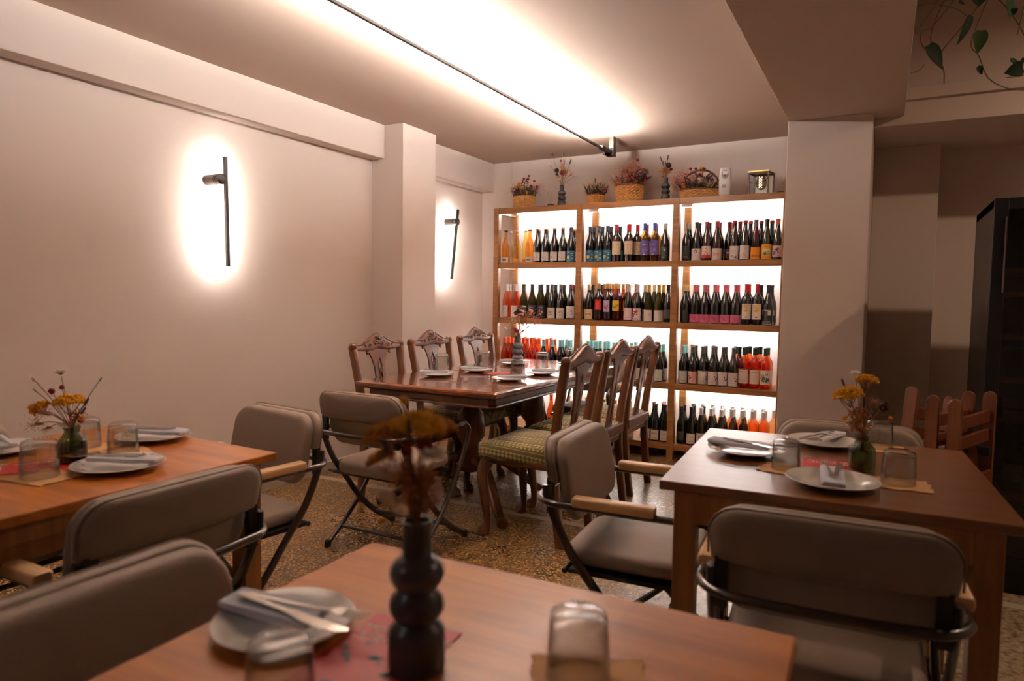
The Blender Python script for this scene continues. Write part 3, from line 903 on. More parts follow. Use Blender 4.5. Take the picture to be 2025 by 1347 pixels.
for (sh, bay, row), lst in sorted(cells.items()):
    lst.sort(key=lambda a: a[0])
    lo_, hi_ = PX[bay][1]+.04, PX[bay+1][0]-.04
    if bay == 0:
        lo_ -= .01
    y = FY+.045+[.038, .116, .195][row]
    D = .0762
    maxn = int((hi_-lo_)/D)+1
    lst = lst[:maxn]
    for _ in range(200):
        for a, b_ in zip(lst, lst[1:]):
            if b_[0]-a[0] < D:
                e = (D-(b_[0]-a[0]))/2
                a[0] -= e
                b_[0] += e
        lst[0][0] = max(lst[0][0], lo_)
        lst[-1][0] = min(lst[-1][0], hi_)
    for i, (wx, kd) in enumerate(lst):
        first = kd not in PROTO
        if first:
            PROTO[kd] = make_bottle(kd)
        rz = R(random.uniform(-12, 12)+8)
        lab = '%s, %s from left, %s row, %s shelf %s bay' % (BT[kd][5], ORD[i], ROWN[row], SHN[sh], BAY[bay])
        place(PROTO[kd], not first, lab, (wx, y, LV[sh+1]+.0005), rz, 'wine bottles on the %s shelf' % SHN[sh])

# ------------------------------------------------------------------ square wooden tables


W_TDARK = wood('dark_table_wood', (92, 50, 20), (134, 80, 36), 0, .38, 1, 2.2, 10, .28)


def wood_table(label, cx, cy, wx, wy, rz, top=.75, wt=W_TABLE):
    t = thing('wooden_table', label, 'table', (cx, cy, 0), rz)
    MB().use(wt).box((-wx/2, -wy/2, top-.026), (wx/2, wy/2, top)).build('tabletop', t, smooth=0, bevel=.004, seg=3)
    a, b_ = wx/2-.035, wy/2-.035
    lw = .062
    for sx in (-1, 1):
        for sy in (-1, 1):
            x, y = sx*(a-lw/2), sy*(b_-lw/2)
            MB().use(W_TLEG).box((x-lw/2, y-lw/2, 0), (x+lw/2, y+lw/2, top-.026)).build('leg', t, smooth=0, bevel=.003)
    for sy in (-1, 1):
        MB().use(W_TLEG).box((-a+lw, sy*(b_-.008)-.01, top-.12), (a-lw, sy*(b_-.008)+.01, top-.026)).build('apron', t, smooth=0)
    for sx in (-1, 1):
        MB().use(W_TLEG).box((sx*(a-.008)-.01, -b_+lw, top-.12), (sx*(a-.008)+.01, b_-lw, top-.026)).build('apron', t, smooth=0)
    return t


wood_table('blurred light brown square table in the foreground with grey bubble vase', -.485, .665, .8, .8, R(1.2))
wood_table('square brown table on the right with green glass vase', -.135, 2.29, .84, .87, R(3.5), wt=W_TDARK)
wood_table('square brown table by the left wall with brown ribbed vase', -2.105, 1.09, .86, .86, R(-1))

# ------------------------------------------------------------------ folding armchairs (local front is +y)


def arm_chair():
    t = thing('folding_armchair', '', 'chair')
    r = .0115
    hx = .25
    cur = [(-.258, .655), (-.25, .60), (-.185, .462), (-.09, .34), (.01, .215), (.14, .10), (.285, .014)]
    stg = [(.235, .612), (.275, .575), (.262, .52), (.225, .45), (.125, .30), (.03, .19), (-.08, .095), (-.19, .014)]
    for s in (-1, 1):
        m = MB().use(TUBE)
        m.sweep(crom([(s*(hx-.012), y, z) for y, z in cur], 6), [(q*.014*math.cos(2*PI*a/10) if False else .016*math.cos(2*PI*a/10), .0095*math.sin(2*PI*a/10)) for q in (1,) for a in range(10)], up=(1, 0, 0))
        m.build('curved_leg', t)
        m = MB().use(TUBE)
        m.tube([(s*(hx+.014), y, z) for y, z in stg], r, 10, 6)
        m.build('straight_leg', t)
        for fx, fy in ((s*(hx-.012), .285), (s*(hx+.014), -.192)):
            MB().use(BLACK).lathe([(0, 0), (.015, 0), (.016, .008), (.015, .03), (.011, .034)], 14, (fx, fy, 0)).build('rubber_foot', t)
        m = MB().use(W_ARM)
        m.sweep([(s*(hx+.012), -.16+.025*i/3, .622) for i in range(1)]+[(s*(hx+.012), -.165, .622), (s*(hx+.012), -.155, .622), (s*(hx+.012), .0, .622), (s*(hx+.012), .085, .622), (s*(hx+.012), .095, .622)][1:], rrect(.032, .046, .010, 4)[::-1], up=(1, 0, 0), taper=[.8, 1, 1, 1, .85])
        m.build('armrest', t)
    MB().use(TUBE).tube([(hx+.014, .235, .608), (hx+.014, .14, .604), (hx+.014, -.16, .604), (hx+.014, -.23, .604), (hx-.03, -.288, .604), (hx-.11, -.304, .604), (0, -.31, .604), (-hx+.11, -.304, .604), (-hx+.03, -.288, .604), (-hx-.014, -.23, .604), (-hx-.014, -.16, .604), (-hx-.014, .14, .604), (-hx-.014, .235, .608)], r, 10, 5).build('arm_tube', t)
    MB().use(TUBE).tube([(-hx, .13, .105), (hx, .13, .105)], .008, 8).tube([(-hx, -.1, .082), (hx, -.1, .082)], .008, 8).tube([(-hx, .15, .345), (hx, .15, .345)], .009, 8).build('cross_bar', t)
    m = MB().use(BLACKM).box((-hx+.02, -.19, .378), (hx-.02, .16, .392))
    m.tube([(-hx, -.19, .39), (hx, -.19, .39)], .009, 8)
    m.build('seat_frame', t)
    m = MB().use(LEATH)
    cushion(m, .455, .43, .06, .085, .026, .014, lambda u, v, d: (u*(1-.10*max(0, -v)/.21), v-.01, .424+d+.03*(v+.02)))
    m.build('seat', t, smooth=60, subsurf=1)

    def bk(yc, tilt, zc):
        return lambda u, v, d: (u, yc-d-(v)*tilt-.35*u*u, zc+v)
    m = MB().use(LEATH)
    cushion(m, .475, .265, .05, .075, .022, .012, lambda u, v, d: (u, -.214+d-(v)*.20+.30*u*u, .663+v))
    m.build('backrest', t, smooth=60, subsurf=1)
    m = MB().use(LEATH)
    f2 = lambda u, v, d: (u, -.268+d-(v+.01)*.19+.30*u*u, .728+v)
    rs = []
    # slip cover over the upper part of the back: rounded above, straight hem below
    out = []
    W2, top_, bot_, rc = .246, .068, -.062, .07
    for i in range(9):
        a = R(90*i/8)
        out.append((W2-rc+rc*math.cos(a), top_-rc+rc*math.sin(a)))
    for i in range(9):
        a = R(90+90*i/8)
        out.append((-W2+rc+rc*math.cos(a), top_-rc+rc*math.sin(a)))
    out += [(-W2, .0), (-W2+.003, bot_*.6), (-W2+.006, bot_), (-.12, bot_-.004), (0, bot_-.005), (.12, bot_-.004), (W2-.006, bot_), (W2-.003, bot_*.6), (W2, 0)]
    for sc, d in ((.03, -.026), (.5, -.0255), (.86, -.0215), (.965, -.014), (1.0, -.002), (1.0, .012), (.965, .022), (.8, .026), (.03, .026)):
        rs.append([f2(u*sc, v*sc if v > 0 else v*min(1, sc*1.02), d) for u, v in out])
    m.rings(rs)
    m.build('back_cover', t, smooth=60)
    m = MB().use(PIPING)
    up = out[:18]
    m.tube([f2(u*1.0, v*1.0, -.006) for u, v in [(W2, -.05), (W2, -.02)]+up+[(-W2, -.02), (-W2, -.05)]], .0026, 6)
    m.build('piping', t)
    for x in (-.23, .20):
        MB().use(BLACKM).box((x, -.262, .56), (x+.03, -.246, .675)).build('back_bracket', t, smooth=0)
    return t


AC = arm_chair()
ACS = [
    ('taupe folding armchair at lower left, pulled up to the blurred foreground table', -.845, .60, -90),
    ('taupe folding armchair with its back to us at the right side of the left table', -1.745, 1.045, 90),
    ('taupe folding armchair at the far side of the left table facing the camera', -2.135, 1.68, 173),
    ('taupe folding armchair with its back to us at the near end of the mahogany table', -2.115, 2.665, 0),
    ('taupe folding armchair at left side of the right table, seat and armrests in view', -.68, 2.19, -86),
    ('dark backlit folding armchair with its back to us in front of the right table', -.10, 1.815, 4),
    ('taupe folding armchair on the far side of the right table, only its back showing', -.085, 2.575, 183),
    ('taupe folding armchair by the left wall, barely visible at the left picture edge', -2.47, 1.0, -90),
    ('taupe folding armchair at the far end of the mahogany table before the wine shelf', -1.93, 4.73, 180)]
for i, (lb, x, y, a) in enumerate(ACS):
    place(AC, i > 0, lb, (x, y, 0), R(a), 'taupe folding armchairs')

# ------------------------------------------------------------------ mahogany dining table
t = thing('dining_table', 'long mahogany dining table with moulded edge set for six', 'table', (-2.19, 3.92, 0))
wx, wy = .94, 1.86
m = MB().use(W_DTOP)
rs = []
for ins, z in ((.03, .72), (.012, .728), (.012, .736), (.0, .742), (0, .752), (.006, .757), (.014, .757), (.016, .76), (.2, .76)):
    c = .006
    a, b_ = wx/2-ins, wy/2-ins
    rs.append([(a, -b_+c, z), (a, b_-c, z), (a-c, b_, z), (-a+c, b_, z), (-a, b_-c, z), (-a, -b_+c, z), (-a+c, -b_, z), (a-c, -b_, z)])
m.rings(rs)
m.build('tabletop', t, smooth=0)
m = MB().use(W_DARK)
rs = []
for ins, z in ((.05, .668), (.034, .668), (.03, .674), (.034, .680), (.044, .684), (.044, .712), (.036, .718), (.036, .722)):
    a, b_ = wx/2-ins, wy/2-ins
    c = .03
    rs.append([(a, -b_+c, z), (a, b_-c, z), (a-c, b_, z), (-a+c, b_, z), (-a, b_-c, z), (-a, -b_+c, z), (-a+c, -b_, z), (a-c, -b_, z)])
m.rings(rs)
m.build('apron', t, smooth=0)
for sy in (-.42, .42):
    m = MB().use(W_DARK)
    m.lathe([(.10, .668), (.10, .64), (.06, .62), (.05, .58), (.075, .54), (.09, .47), (.085, .40), (.055, .36), (.05, .33), (.08, .30), (.085, .22), (.06, .19), (.0, .17)], 24, (0, sy, 0))
    m.build('pedestal', t)
    for sx in (-1, 1):
        for s2 in (-1, 1):
            m = MB().use(W_DARK)
            P = [(sx*.05, sy+s2*.03, .27), (sx*.14, sy+s2*.09, .26), (sx*.24, sy+s2*.17, .18), (sx*.33, sy+s2*.25, .08), (sx*.40, sy+s2*.32, .035), (sx*.435, sy+s2*.36, .025)]
            m.sweep(crom(P, 5), rrect(.055, .045, .012, 3), taper=[1.25-.5*i/25+(.25 if i > 21 else 0) for i in range(26)])
            m.build('leg', t)
MB().use(W_DARK).box((-.03, -.42, .2), (.03, .42, .26)).build('stretcher', t, smooth=0, bevel=.005)

# ------------------------------------------------------------------ carved dining chairs (front +y)


def sg(x, p):
    return math.copysign(abs(x)**p, x)


def carved_chair():
    t = thing('carved_dining_chair', '', 'chair')
    m = MB().use(FABRIC)

    def sf(u, v, d):
        k = 1+.10*(v/.22)
        return (u*k, v, .452+d-(.25*max(0, v-.12)**1.0*.35 if d > 0 else 0))
    cushion(m, .465, .455, .10, .05, .034, .022, sf)
    m.build('seat', t, smooth=60, subsurf=1)
    m = MB().use(W_DARK)
    m.box((-.215, -.215, .385), (.215, .20, .425))
    m.build('seat_rail', t, smooth=0, bevel=.006)
    for s in (-1, 1):
        post = [(s*.19, -.245, 0), (s*.193, -.225, .15), (s*.195, -.21, .32), (s*.198, -.205, .46), (s*.205, -.22, .62), (s*.215, -.248, .80), (s*.225, -.275, .945)]
        m = MB().use(W_DARK)
        m.sweep(crom(post, 4), rrect(.044, .036, .006, 2), up=(1, 0, 0), taper=None)
        m.lathe([(0, -.02), (.019, -.018), (.025, -.008), (.025, .012), (.018, .022), (0, .025)], 14, (s*.225, -.272, .94))
        m.build('rear_leg_and_post', t)
        m = MB().use(W_DARK)
        leg = [(s*.205, .175, .40), (s*.222, .192, .34), (s*.222, .19, .26), (s*.212, .178, .15), (s*.208, .172, .06), (s*.214, .19, .015)]
        q = crom(leg, 5)
        m.sweep(q, rrect(.05, .05, .018, 4), taper=[1.35-.3*i/8 if i < 8 else max(.62, 1.05-.035*(i-8)) if i < 21 else .8+.12*(i-21) for i in range(len(q))])
        m.lathe([(0, 0), (.028, 0), (.033, .012), (.026, .028), (.014, .036)], 14, (s*.215, .192, 0))
        m.build('front_leg', t)
    # crest rail: serpentine with carving; v height in the raked back plane

    def bp(u, v, e=0):
        y = -.205-.07*max(0, (v-.46)/.485)**1.15
        return Vector((u, y+e, v))
    m = MB().use(W_DARK)
    rs = []
    N = 36
    for i in range(N+1):
        u = -.232+.464*i/N
        k = abs(u)/.232
        top = .954+.060*math.exp(-(k/.40)**2)-.010*math.exp(-((k-.72)/.2)**2)+.006*(k > .93)
        bot = .905+.018*math.exp(-(k/.25)**2)+.016*k*k
        mid = (top+bot)/2
        h = (top-bot)/2
        rs.append([bp(u, mid+h*sg(math.cos(a), .5), .018*sg(math.sin(a), .5)) for a in [2*PI*(j+.5)/16 for j in range(16)]])
    m.rings(rs)
    # shell and scrolls carved on the front
    for s in (-1, 1):
        for (u0, v0, q, turn) in ((.035, .957, .022, 1), (.085, .948, .016, -1), (.018, .985, .016, 1), (.125, .945, .010, 1)):
            pts = []
            for j in range(14):
                a = j*.55
                rr = q*(1-.06*j)
                pts.append(bp(s*(u0+rr*math.cos(a*turn)), v0+rr*math.sin(a*turn), .017+.003*j/14))
            m.tube(pts, .0042, 6)
        m.tube([bp(s*.05, .995, .012), bp(s*.09, .975, .016), bp(s*.14, .957, .014), bp(s*.2, .950, .012)], .005, 6, 4)
        m.ball(bp(s*.035, .957, .02), .007, 8, 5)
    for a in range(-3, 4):
        m.ball(bp(.013*a, 1.012-.0022*a*a, .006), .0095, 8, 5)
    m.ball(bp(0, .985, .02), .011, 10, 6)
    m.ball(bp(0, .955, .02), .008, 8, 5)
    m.build('crest_rail', t)
    # pierced splat: a solid vase shaped board with openings
    m = MB().use(W_DARK)
    V_ = [.478, .50, .53, .56, .59, .62, .65, .67, .69, .72, .75, .765, .78, .80, .82, .84, .855, .87, .89, .905, .92]
    OW = [.056, .048, .041, .037, .035, .035, .037, .041, .044, .044, .046, .048, .047, .048, .051, .056, .062, .070, .082, .092, .096]
    IH = [0, 0, .008, .010, .011, .010, .006, 0, .010, .013, .012, .006, 0, .012, .017, .015, .008, 0, 0, 0, 0]
    for sd in (-1, 1):
        for k0, fn_ in ((0, None),):
            rs = []
            for v, ow, ih in zip(V_, OW, IH):
                a0, a1 = ih, ow
                rs.append([bp(sd*a0, v, -.007), bp(sd*a1, v, -.006), bp(sd*(a1+.002), v, 0), bp(sd*a1, v, .006), bp(sd*a0, v, .007)])
            m.rings(rs)
        m.tube([bp(sd*.092, .905, .004), bp(sd*.108, .893, .004), bp(sd*.112, .903, .004), bp(sd*.104, .910, .004)], .007, 6)
        m.tube([bp(sd*.044, .69, .006), bp(sd*.05, .675, .006), bp(sd*.042, .66, .006)], .004, 6)
        m.tube([bp(sd*.012, .84, .008), bp(sd*.02, .80, .008), bp(sd*.010, .77, .008), bp(sd*.018, .73, .008), bp(sd*.008, .685, .008), bp(sd*.014, .60, .008), bp(sd*.01, .53, .008)], .0035, 6, 4)
    m.tube([bp(0, .77, 0), bp(0, .68, 0)], .005, 6)
    m.tube([bp(0, .65, 0), bp(0, .52, 0)], .004, 6)
    m.build('splat', t)
    MB().use(W_DARK).box((-.205, -.235, .43), (.205, -.19, .49)).build('back_shoe', t, smooth=0, bevel=.008)
    return t


CC = carved_chair()
WD = {0: 'nearest the camera', 1: 'in the middle', 2: 'farthest from camera'}
for i, y in enumerate((3.33, 3.90, 4.50)):
    place(CC, i > 0, 'carved mahogany chair, wall side of the long table, %s' % WD[i], (-2.50, y-.01, 0), R(-90), 'carved mahogany dining chairs')
for i, y in enumerate((3.235, 3.785, 4.29)):
    place(CC, True, 'carved mahogany chair, open side of the long table, %s' % WD[i], (-1.615, y, 0), R(90), 'carved mahogany dining chairs')

# ------------------------------------------------------------------ tableware


def plate_proto():
    m = MB().use(PORC)
    m.lathe([(.0, .0), (.055, .0), (.058, .002), (.085, .010), (.118, .0185), (.120, .0205), (.118, .0215), (.085, .0135), (.075, .0065), (.06, .0045), (0, .004)], 48)
    return m.build('plate')


PL = plate_proto()


def deco_ring(name, cols, r, k):
    """painted motifs on the rim, in the plate's own mesh"""
    m = MB().use(PORC)
    m.lathe([(.0, .0), (.055, .0), (.058, .002), (.085, .010), (.118, .0185), (.120, .0205), (.118, .0215), (.085, .0135), (.075, .0065), (.06, .0045), (0, .004)], 48)
    rg = random.Random(k)
    for i in range(k):
        a = 2*PI*i/k+rg.uniform(-.1, .1)
        q = rg.uniform(.087, .113)
        m.use(cm(cols[i % len(cols)]))
        s = rg.uniform(.0025, .006)
        x, y = q*math.cos(a), q*math.sin(a)
        z = .0135+(q-.085)*.242+.0007
        m.add([(x+s*math.cos(b_), y+s*math.sin(b_), z+.242*(s*math.cos(b_)*math.cos(a)+s*math.sin(b_)*math.sin(a))) for b_ in [2*PI*j/7 for j in range(7)]], [tuple(range(7))])
    return m.build(name)


PLO = deco_ring('plate', [(214, 120, 50), (190, 90, 40), (120, 130, 60)], .1, 46)
PLB = deco_ring('plate', [(70, 80, 150), (60, 110, 90), (90, 90, 150)], .1, 40)
PLATES_USED = set()


def glass_proto():
    t = MB().use(GLASS)
    t.lathe([(.0425, 0), (.0412, .03), (.0385, .076), (.0365, .085), (.030, .0885), (.0, .0885), (.0, .076), (.030, .0752), (.0368, .072), (.0392, .03), (.0405, 0)], 40, cap0=False, cap1=False)
    o = t.build('tumbler', smooth=50)
    m = o.data
    return o


GP = glass_proto()
# close the lip of the tumbler
bm = bmesh.new()
bm.from_mesh(GP.data)
bmesh.ops.remove_doubles(bm, verts=bm.verts, dist=1e-5)
be = [e for e in bm.edges if e.is_boundary]
bmesh.ops.bridge_loops(bm, edges=be)
bmesh.ops.recalc_face_normals(bm, faces=bm.faces)
bm.to_mesh(GP.data)
bm.free()
GUSED = []


def tumbler(label, x, y, z, s=1.0, sz=None, group='upside-down glass tumblers'):
    o = GP if not GUSED else GP.copy()
    if GUSED:
        COL.objects.link(o)
    GUSED.append(1)
    o.location = (x, y, z)
    o.scale = (s, s, sz or s)
    tag(o, label, 'glass', group)


def napkin_sheet(label, x, y, z, rz, s=.12, cat='paper napkin', m_=KRAFT):
    m = MB().use(m_)
    n = 10
    rg = random.Random(int(x*1000) ^ int(y*777))
    vs = []
    for i in range(n+1):
        for j in range(n+1):
            u, v = -.5+i/n, -.5+j/n
            e = (.004 if i in (0, n) or j in (0, n) else 0)
            vs.append((u*s*1.15+rg.uniform(-e, e), v*s+rg.uniform(-e, e), .0012+(rg.uniform(0, .0025) if e else 0)))
    k = len(vs)
    vs += [(a, b_, 0) for a, b_, c in vs]
    fs = []
    for i in range(n):
        for j in range(n):
            a = i*(n+1)+j
            fs.append((a, a+n+1, a+n+2, a+1))
            fs.append((k+a, k+a+1, k+a+n+2, k+a+n+1))
    for i in range(n):
        for a, b_ in ((i, i+1), ((n)*(n+1)+i+1, n*(n+1)+i), ((i+1)*(n+1), i*(n+1)), (i*(n+1)+n, (i+1)*(n+1)+n)):
            fs.append((a, b_, k+b_, k+a))
    m.add(vs, fs)
    o = m.build('paper_napkin', smooth=0)
    o.location = (x, y, z+.0004)
    o.rotation_euler = (0, 0, rz)
    tag(o, label, cat)


def fork_mesh():
    m = MB().use(STEEL)
    m.sweep([(0, -.10, .001), (0, -.04, .001), (0, .03, .0015), (0, .05, .004)], rrect(.0025, .011, .001, 2)[::-1], up=(1, 0, 0), taper=[1.2, .8, .6, .7])
    vs = []
    rs = []
    for y, w_, z in ((.048, .005, .004), (.056, .018, .004), (.066, .024, .003), (.072, .0245, .003)):
        rs.append([(-w_/2, y, z-.0008), (w_/2, y, z-.0008), (w_/2, y, z+.0008), (-w_/2, y, z+.0008)])
    m.rings(rs)
    for i in range(4):
        x = -.0105+.007*i
        m.sweep([(x, .071, .003), (x, .09, .0035), (x, .112, .0065)], [(-.0011, -.0008), (.0011, -.0008), (.0011, .0008), (-.0011, .0008)], up=(0, 0, 1), taper=[1.6, 1.2, .5])
    return m


def knife_mesh():
    m = MB().use(STEEL)
    m.sweep([(0, -.10, .001), (0, .0, .001)], rrect(.004, .012, .0015, 2)[::-1], up=(1, 0, 0), taper=[1.1, .8])
    rs = []
    for y, w_ in ((0, .010), (.03, .018), (.08, .019), (.10, .014), (.112, .004)):
        rs.append([(-.006, y, .0004), (-.006+w_, y, .0008), (-.006+w_, y, .0012), (-.006, y, .0022)])
    m.rings(rs)
    return m


FK = fork_mesh().build('fork')
KN = knife_mesh().build('knife')
FUSED, PUSED = [], []


def setting(words, x, y, z, ang, kind='plain', s=1.0, nap=NAPK, napword='blue-grey', roll=False, side=0.0):
    """plate, napkin pocket, fork and knife; ang = direction the cutlery heads point"""
    src = {'plain': PL, 'orange': PLO, 'blue': PLB}[kind]
    o = src if src not in PLATES_USED else src.copy()
    if src in PLATES_USED:
        COL.objects.link(o)
    PLATES_USED.add(src)
    o.location = (x, y, z+.0002)
    o.scale = (s, s, s)
    dk = {'plain': 'plain white', 'orange': 'cream orange-patterned', 'blue': 'blue-patterned white'}[kind]
    tag(o, '%s plate %s' % (dk, words), 'plate', 'dinner plates')
    zt = z+.0222*s
    d = Vector((math.cos(ang), math.sin(ang), 0))
    rz = ang-PI/2
    m = MB().use(nap)
    L_, W_2, T_ = .20*s, .06, .017
    # folded cloth pocket, slightly humped
    cushion(m, W_2, L_, .012, .007, .0045, .003, lambda u, v, d: (u*(1+.06*math.sin(v*30)), v, .006+d-.004*math.cos(v/(L_/2)*PI/2)+.0012*math.sin(u*90+v*40)))
    if roll:
        for k in (0, 1):
            m.tube([(-W_2/2, -.02+.03*k, .008), (0, -.02+.03*k, .0145), (W_2/2, -.02+.03*k, .008)], .006, 8, 4)
    o = m.build('folded_napkin', smooth=60)
    c = Vector((x, y, zt+.003))-d*.02
    o.location = c
    o.rotation_euler = (0, 0, rz)
    tag(o, '%s folded napkin on the plate %s' % (napword, words), 'napkin', 'folded napkins')
    for nm, pr, off, fw in (('fork', FK, -.011, .055), ('knife', KN, .013, .045)):
        q = pr if not [1 for a in FUSED if a == nm] else pr.copy()
        if nm in FUSED:
            COL.objects.link(q)
        FUSED.append(nm)
        sd = Vector((-d.y, d.x, 0))
        q.location = c+d*fw*s-sd*off+Vector((0, 0, .013))
        q.rotation_euler = (R(-2), 0, rz+R(4 if nm == 'fork' else -5))
        tag(q, 'steel %s in the napkin on the plate %s' % (nm, words), nm, 'table %ss' % nm)


DT = .76
# long table, wall side then open side
setting('on long table, wall side, nearest camera', -2.40, 3.44, DT, R(22), s=.88)
setting('on long table, wall side, middle place', -2.335, 3.80, DT, R(25), s=.88)
setting('on long table, wall side, by vase', -2.36, 4.36, DT, R(28), s=.88)
setting('on long table, open side, nearest camera', -1.925, 3.50, DT, R(205), s=.88)
setting('on long table, open side, middle place', -1.905, 3.90, DT, R(202), s=.88)
setting('on long table, open side, farthest place', -1.91, 4.40, DT, R(205), s=.88)
for lb, px, py in (('behind the nearest plate on the wall side of the long table', 874, 735), ('behind the middle plate on the wall side of the long table', 956, 727),
                   ('on the long table in front of the grey bubble vase', 1023.5, 749), ('behind the middle plate on the open side of the long table', 1071.5, 730),
                   ('at the far end of the long table, partly behind a chair', 1131, 719)):
    p = at(px, py, 2, DT)
    tumbler('upside-down tumbler '+lb, p.x, p.y, DT+.0005, 1.1, 1.32)


def card(label, x, y, z, rz, w_, h_, txt, size, lines=2, dots=0):
    m = MB().use(REDC).box((-w_/2, -h_/2, 0), (w_/2, h_/2, .0012))
    m.use(WHITE)
    for i, s_ in enumerate(txt):
        vs, fs = textpoly(s_, size, .35)
        m.add([(a*1.15, b_+h_*.30-i*size*.95, .0017) for a, b_, c in vs], fs)
    if dots:
        m.use(cm((60, 56, 60)))
        rg = random.Random(3)
        for i in range(dots):
            u, v, q = rg.uniform(-w_*.4, w_*.4), rg.uniform(-h_*.42, h_*.1), rg.uniform(.004, .009)
            m.add([(u+q*math.cos(2*PI*j/9), v+q*.8*math.sin(2*PI*j/9), .0016) for j in range(9)], [tuple(range(9))])
    o = m.build('menu_card', smooth=0)
    o.location = (x, y, z+.0004)
    o.rotation_euler = (0, 0, rz)
    tag(o, label, 'menu card')


card('red card lying in the middle of the long mahogany table', -2.15, 3.79, DT, R(50), .21, .15, ['Aperitivo'], .03)
TT = .75
# left table
p = at(235, 928, 2, TT)
setting('at the right edge of the left table', p.x, p.y, TT, R(205), 'blue', 1.0, nap=WNAPK, napword='white')
p = at(306, 872, 2, TT)
setting('at the far side of the left table', p.x-.02, p.y+.01, TT, R(200), 'orange', .98, napword='pale blue-grey')
setting('on the wall side of the left table', -2.37, 1.06, TT, R(-15), 'plain', 1.0)
setting('at the photo left edge, left table', -2.12, .82, TT, R(60), 'plain', 1.0)
for lb, wd, px, py, s, a in (('by the ribbed vase on the left table', 'nearest glass', 79, 943, 1.12, 10), ('in front of the orange-patterned plate', 'middle glass', 244, 896, 1.06, -20), ('behind the brown ribbed vase', 'farthest glass', 170, 884, 1.05, 12)):
    p = at(px, py, 2, TT)
    napkin_sheet('kraft paper napkin under the %s on the left table' % wd, p.x+.02, p.y, TT, R(a), .13)
    tumbler('upside-down tumbler %s' % lb+('' if 'table' in lb else ' on the left table'), p.x, p.y, TT+.0022, s)
card('red menu card beside the ribbed vase on the left table', -2.10, 1.04, TT, R(65), .2, .14, ['Aperitivo'], .03)
# right table
p = at(1474, 897, 2, TT)
setting('at the left side of the right table', p.x, p.y, TT, R(-12), 'orange', 1.02)
p = at(1628, 881, 2, TT)
setting('at the far side of the right table', p.x, p.y, TT, R(-110), 'plain', 1.0, nap=WNAPK, napword='white rolled', roll=True)
p = at(1645, 960, 2, TT)
setting('nearest the camera on the right table', p.x, p.y, TT, R(95), 'plain', 1.0)
for lb, wd, px, py, s, a in (('beside the orange-patterned plate on the right table', 'left glass', 1553, 928, .98, -8), ('in front of the green vase on the right table', 'right glass', 1776, 957, 1.04, 4), ('behind the green vase on the right table', 'rear glass', 1738, 886, 1.04, 6)):
    p = at(px, py, 2, TT)
    napkin_sheet('kraft paper napkin under the %s on the right table' % wd, p.x+.005, p.y-.01, TT, R(a), .125)
    tumbler('upside-down tumbler %s' % lb, p.x, p.y, TT+.0022, s)
p = at(1645, 922, 2, TT)
card('red menu card lettered in white beside the green vase', p.x, p.y+.0, TT, R(5), .165, .15, ['MONASTIRI', 'APERITIVO'], .024)
# foreground table
p = at(552, 1226, 2, TT+.01)
setting('on the blurred foreground table', p.x+.01, p.y, TT, R(6), 'plain', .86)
p = at(553, 1262, 2, TT+.088)
tumbler('blurred upside-down tumbler overlapping the plate on the foreground table', p.x, p.y, TT+.0005, 1.0)
p = at(1145, 1212, 2, TT+.088)
napkin_sheet('kraft paper napkin under the right tumbler on the foreground table', p.x+.02, p.y-.01, TT, R(25), .13)
tumbler('blurred upside-down tumbler at the right of the foreground table', p.x, p.y, TT+.0022, 1.0)
q1 = at(775, 1214, 2, TT)
card('red menu card with dark spots behind the foreground vase', q1.x+.065, q1.y-.11, TT, R(5), .15, .21, ['MONASTIRI', 'APERITIVO'], .025, dots=12)

# ------------------------------------------------------------------ vases
VU = [(0, 0), (.46, 0), (.49, .02), (.5, .06), (.5, .62), (.46, .70), (.36, .78), (.34, .82), (.40, .87), (.47, .97), (.48, 1.06), (.45, 1.17), (.36, 1.28), (.33, 1.32), (.37, 1.37), (.45, 1.47), (.48, 1.58), (.46, 1.68), (.36, 1.80), (.26, 1.86), (.25, 1.95), (.255, 2.4), (.262, 2.44), (.24, 2.44), (.22, 2.3), (.0, 2.28)]


def bubble_vase(label, x, y, z, w_, m_, h=1.0):
    o = MB().use(m_).lathe([(r*w_, zz*w_*h) for r, zz in VU], 36, cap0=False, cap1=False).build('bubble_vase')
    o.location = (x, y, z+.0004)
    tag(o, label, 'vase')
    return Vector((x, y, z+2.44*w_*h))


fgd = deep(825, 1029, .905)
FGV = bubble_vase('blurred smoky grey bubble vase standing on the foreground table', fgd.x, fgd.y, TT, .077, SMOKEV, (fgd.z-TT)/(2.44*.077))
p = at(1023.5, 722, 2, DT)
DV = bubble_vase('slate grey bubble vase with dried flowers on the long mahogany table', p.x, p.y, DT, .082, GREYV, 1.08)
TY = 5.40
TV = []
for lb, px, m_ in (('dark grey bubble vase on the wine shelf behind the reed diffuser', 1111, DGREYV), ('dark grey bubble vase on top of the wine shelf between the large baskets', 1316, DGREYV)):
    q = at(px, 380, 1, TY)
    TV.append(bubble_vase(lb, q.x, TY, LV[0], .073, m_, 1.08))


def ribbed_vase(label, x, y, z, w_, h, liquid=None):
    t = thing('ribbed_glass_vase', label, 'vase', (x, y, z+.0004))
    pr = [(.0, .0), (.46, 0), (.5, .03), (.5, .55), (.47, .66), (.33, .78), (.27, .84), (.27, .92), (.33, 1.0), (.30, 1.0), (.24, .93), (.24, .84), (.30, .77), (.43, .64), (.455, .54), (.455, .06), (0, .05)]
    MB().use(G_WATER).lathe([(r*w_, zz*h) for r, zz in pr], 72, flute=.018, nf=18, cap0=False, cap1=False).build('glass_body', t)
    if liquid:
        MB().use(liquid).lathe([(0, .055*h), (.44*w_, .065*h), (.45*w_, .5*h), (0, .5*h)], 36, cap0=False, cap1=False).build('water', t)
    return Vector((x, y, z+h))


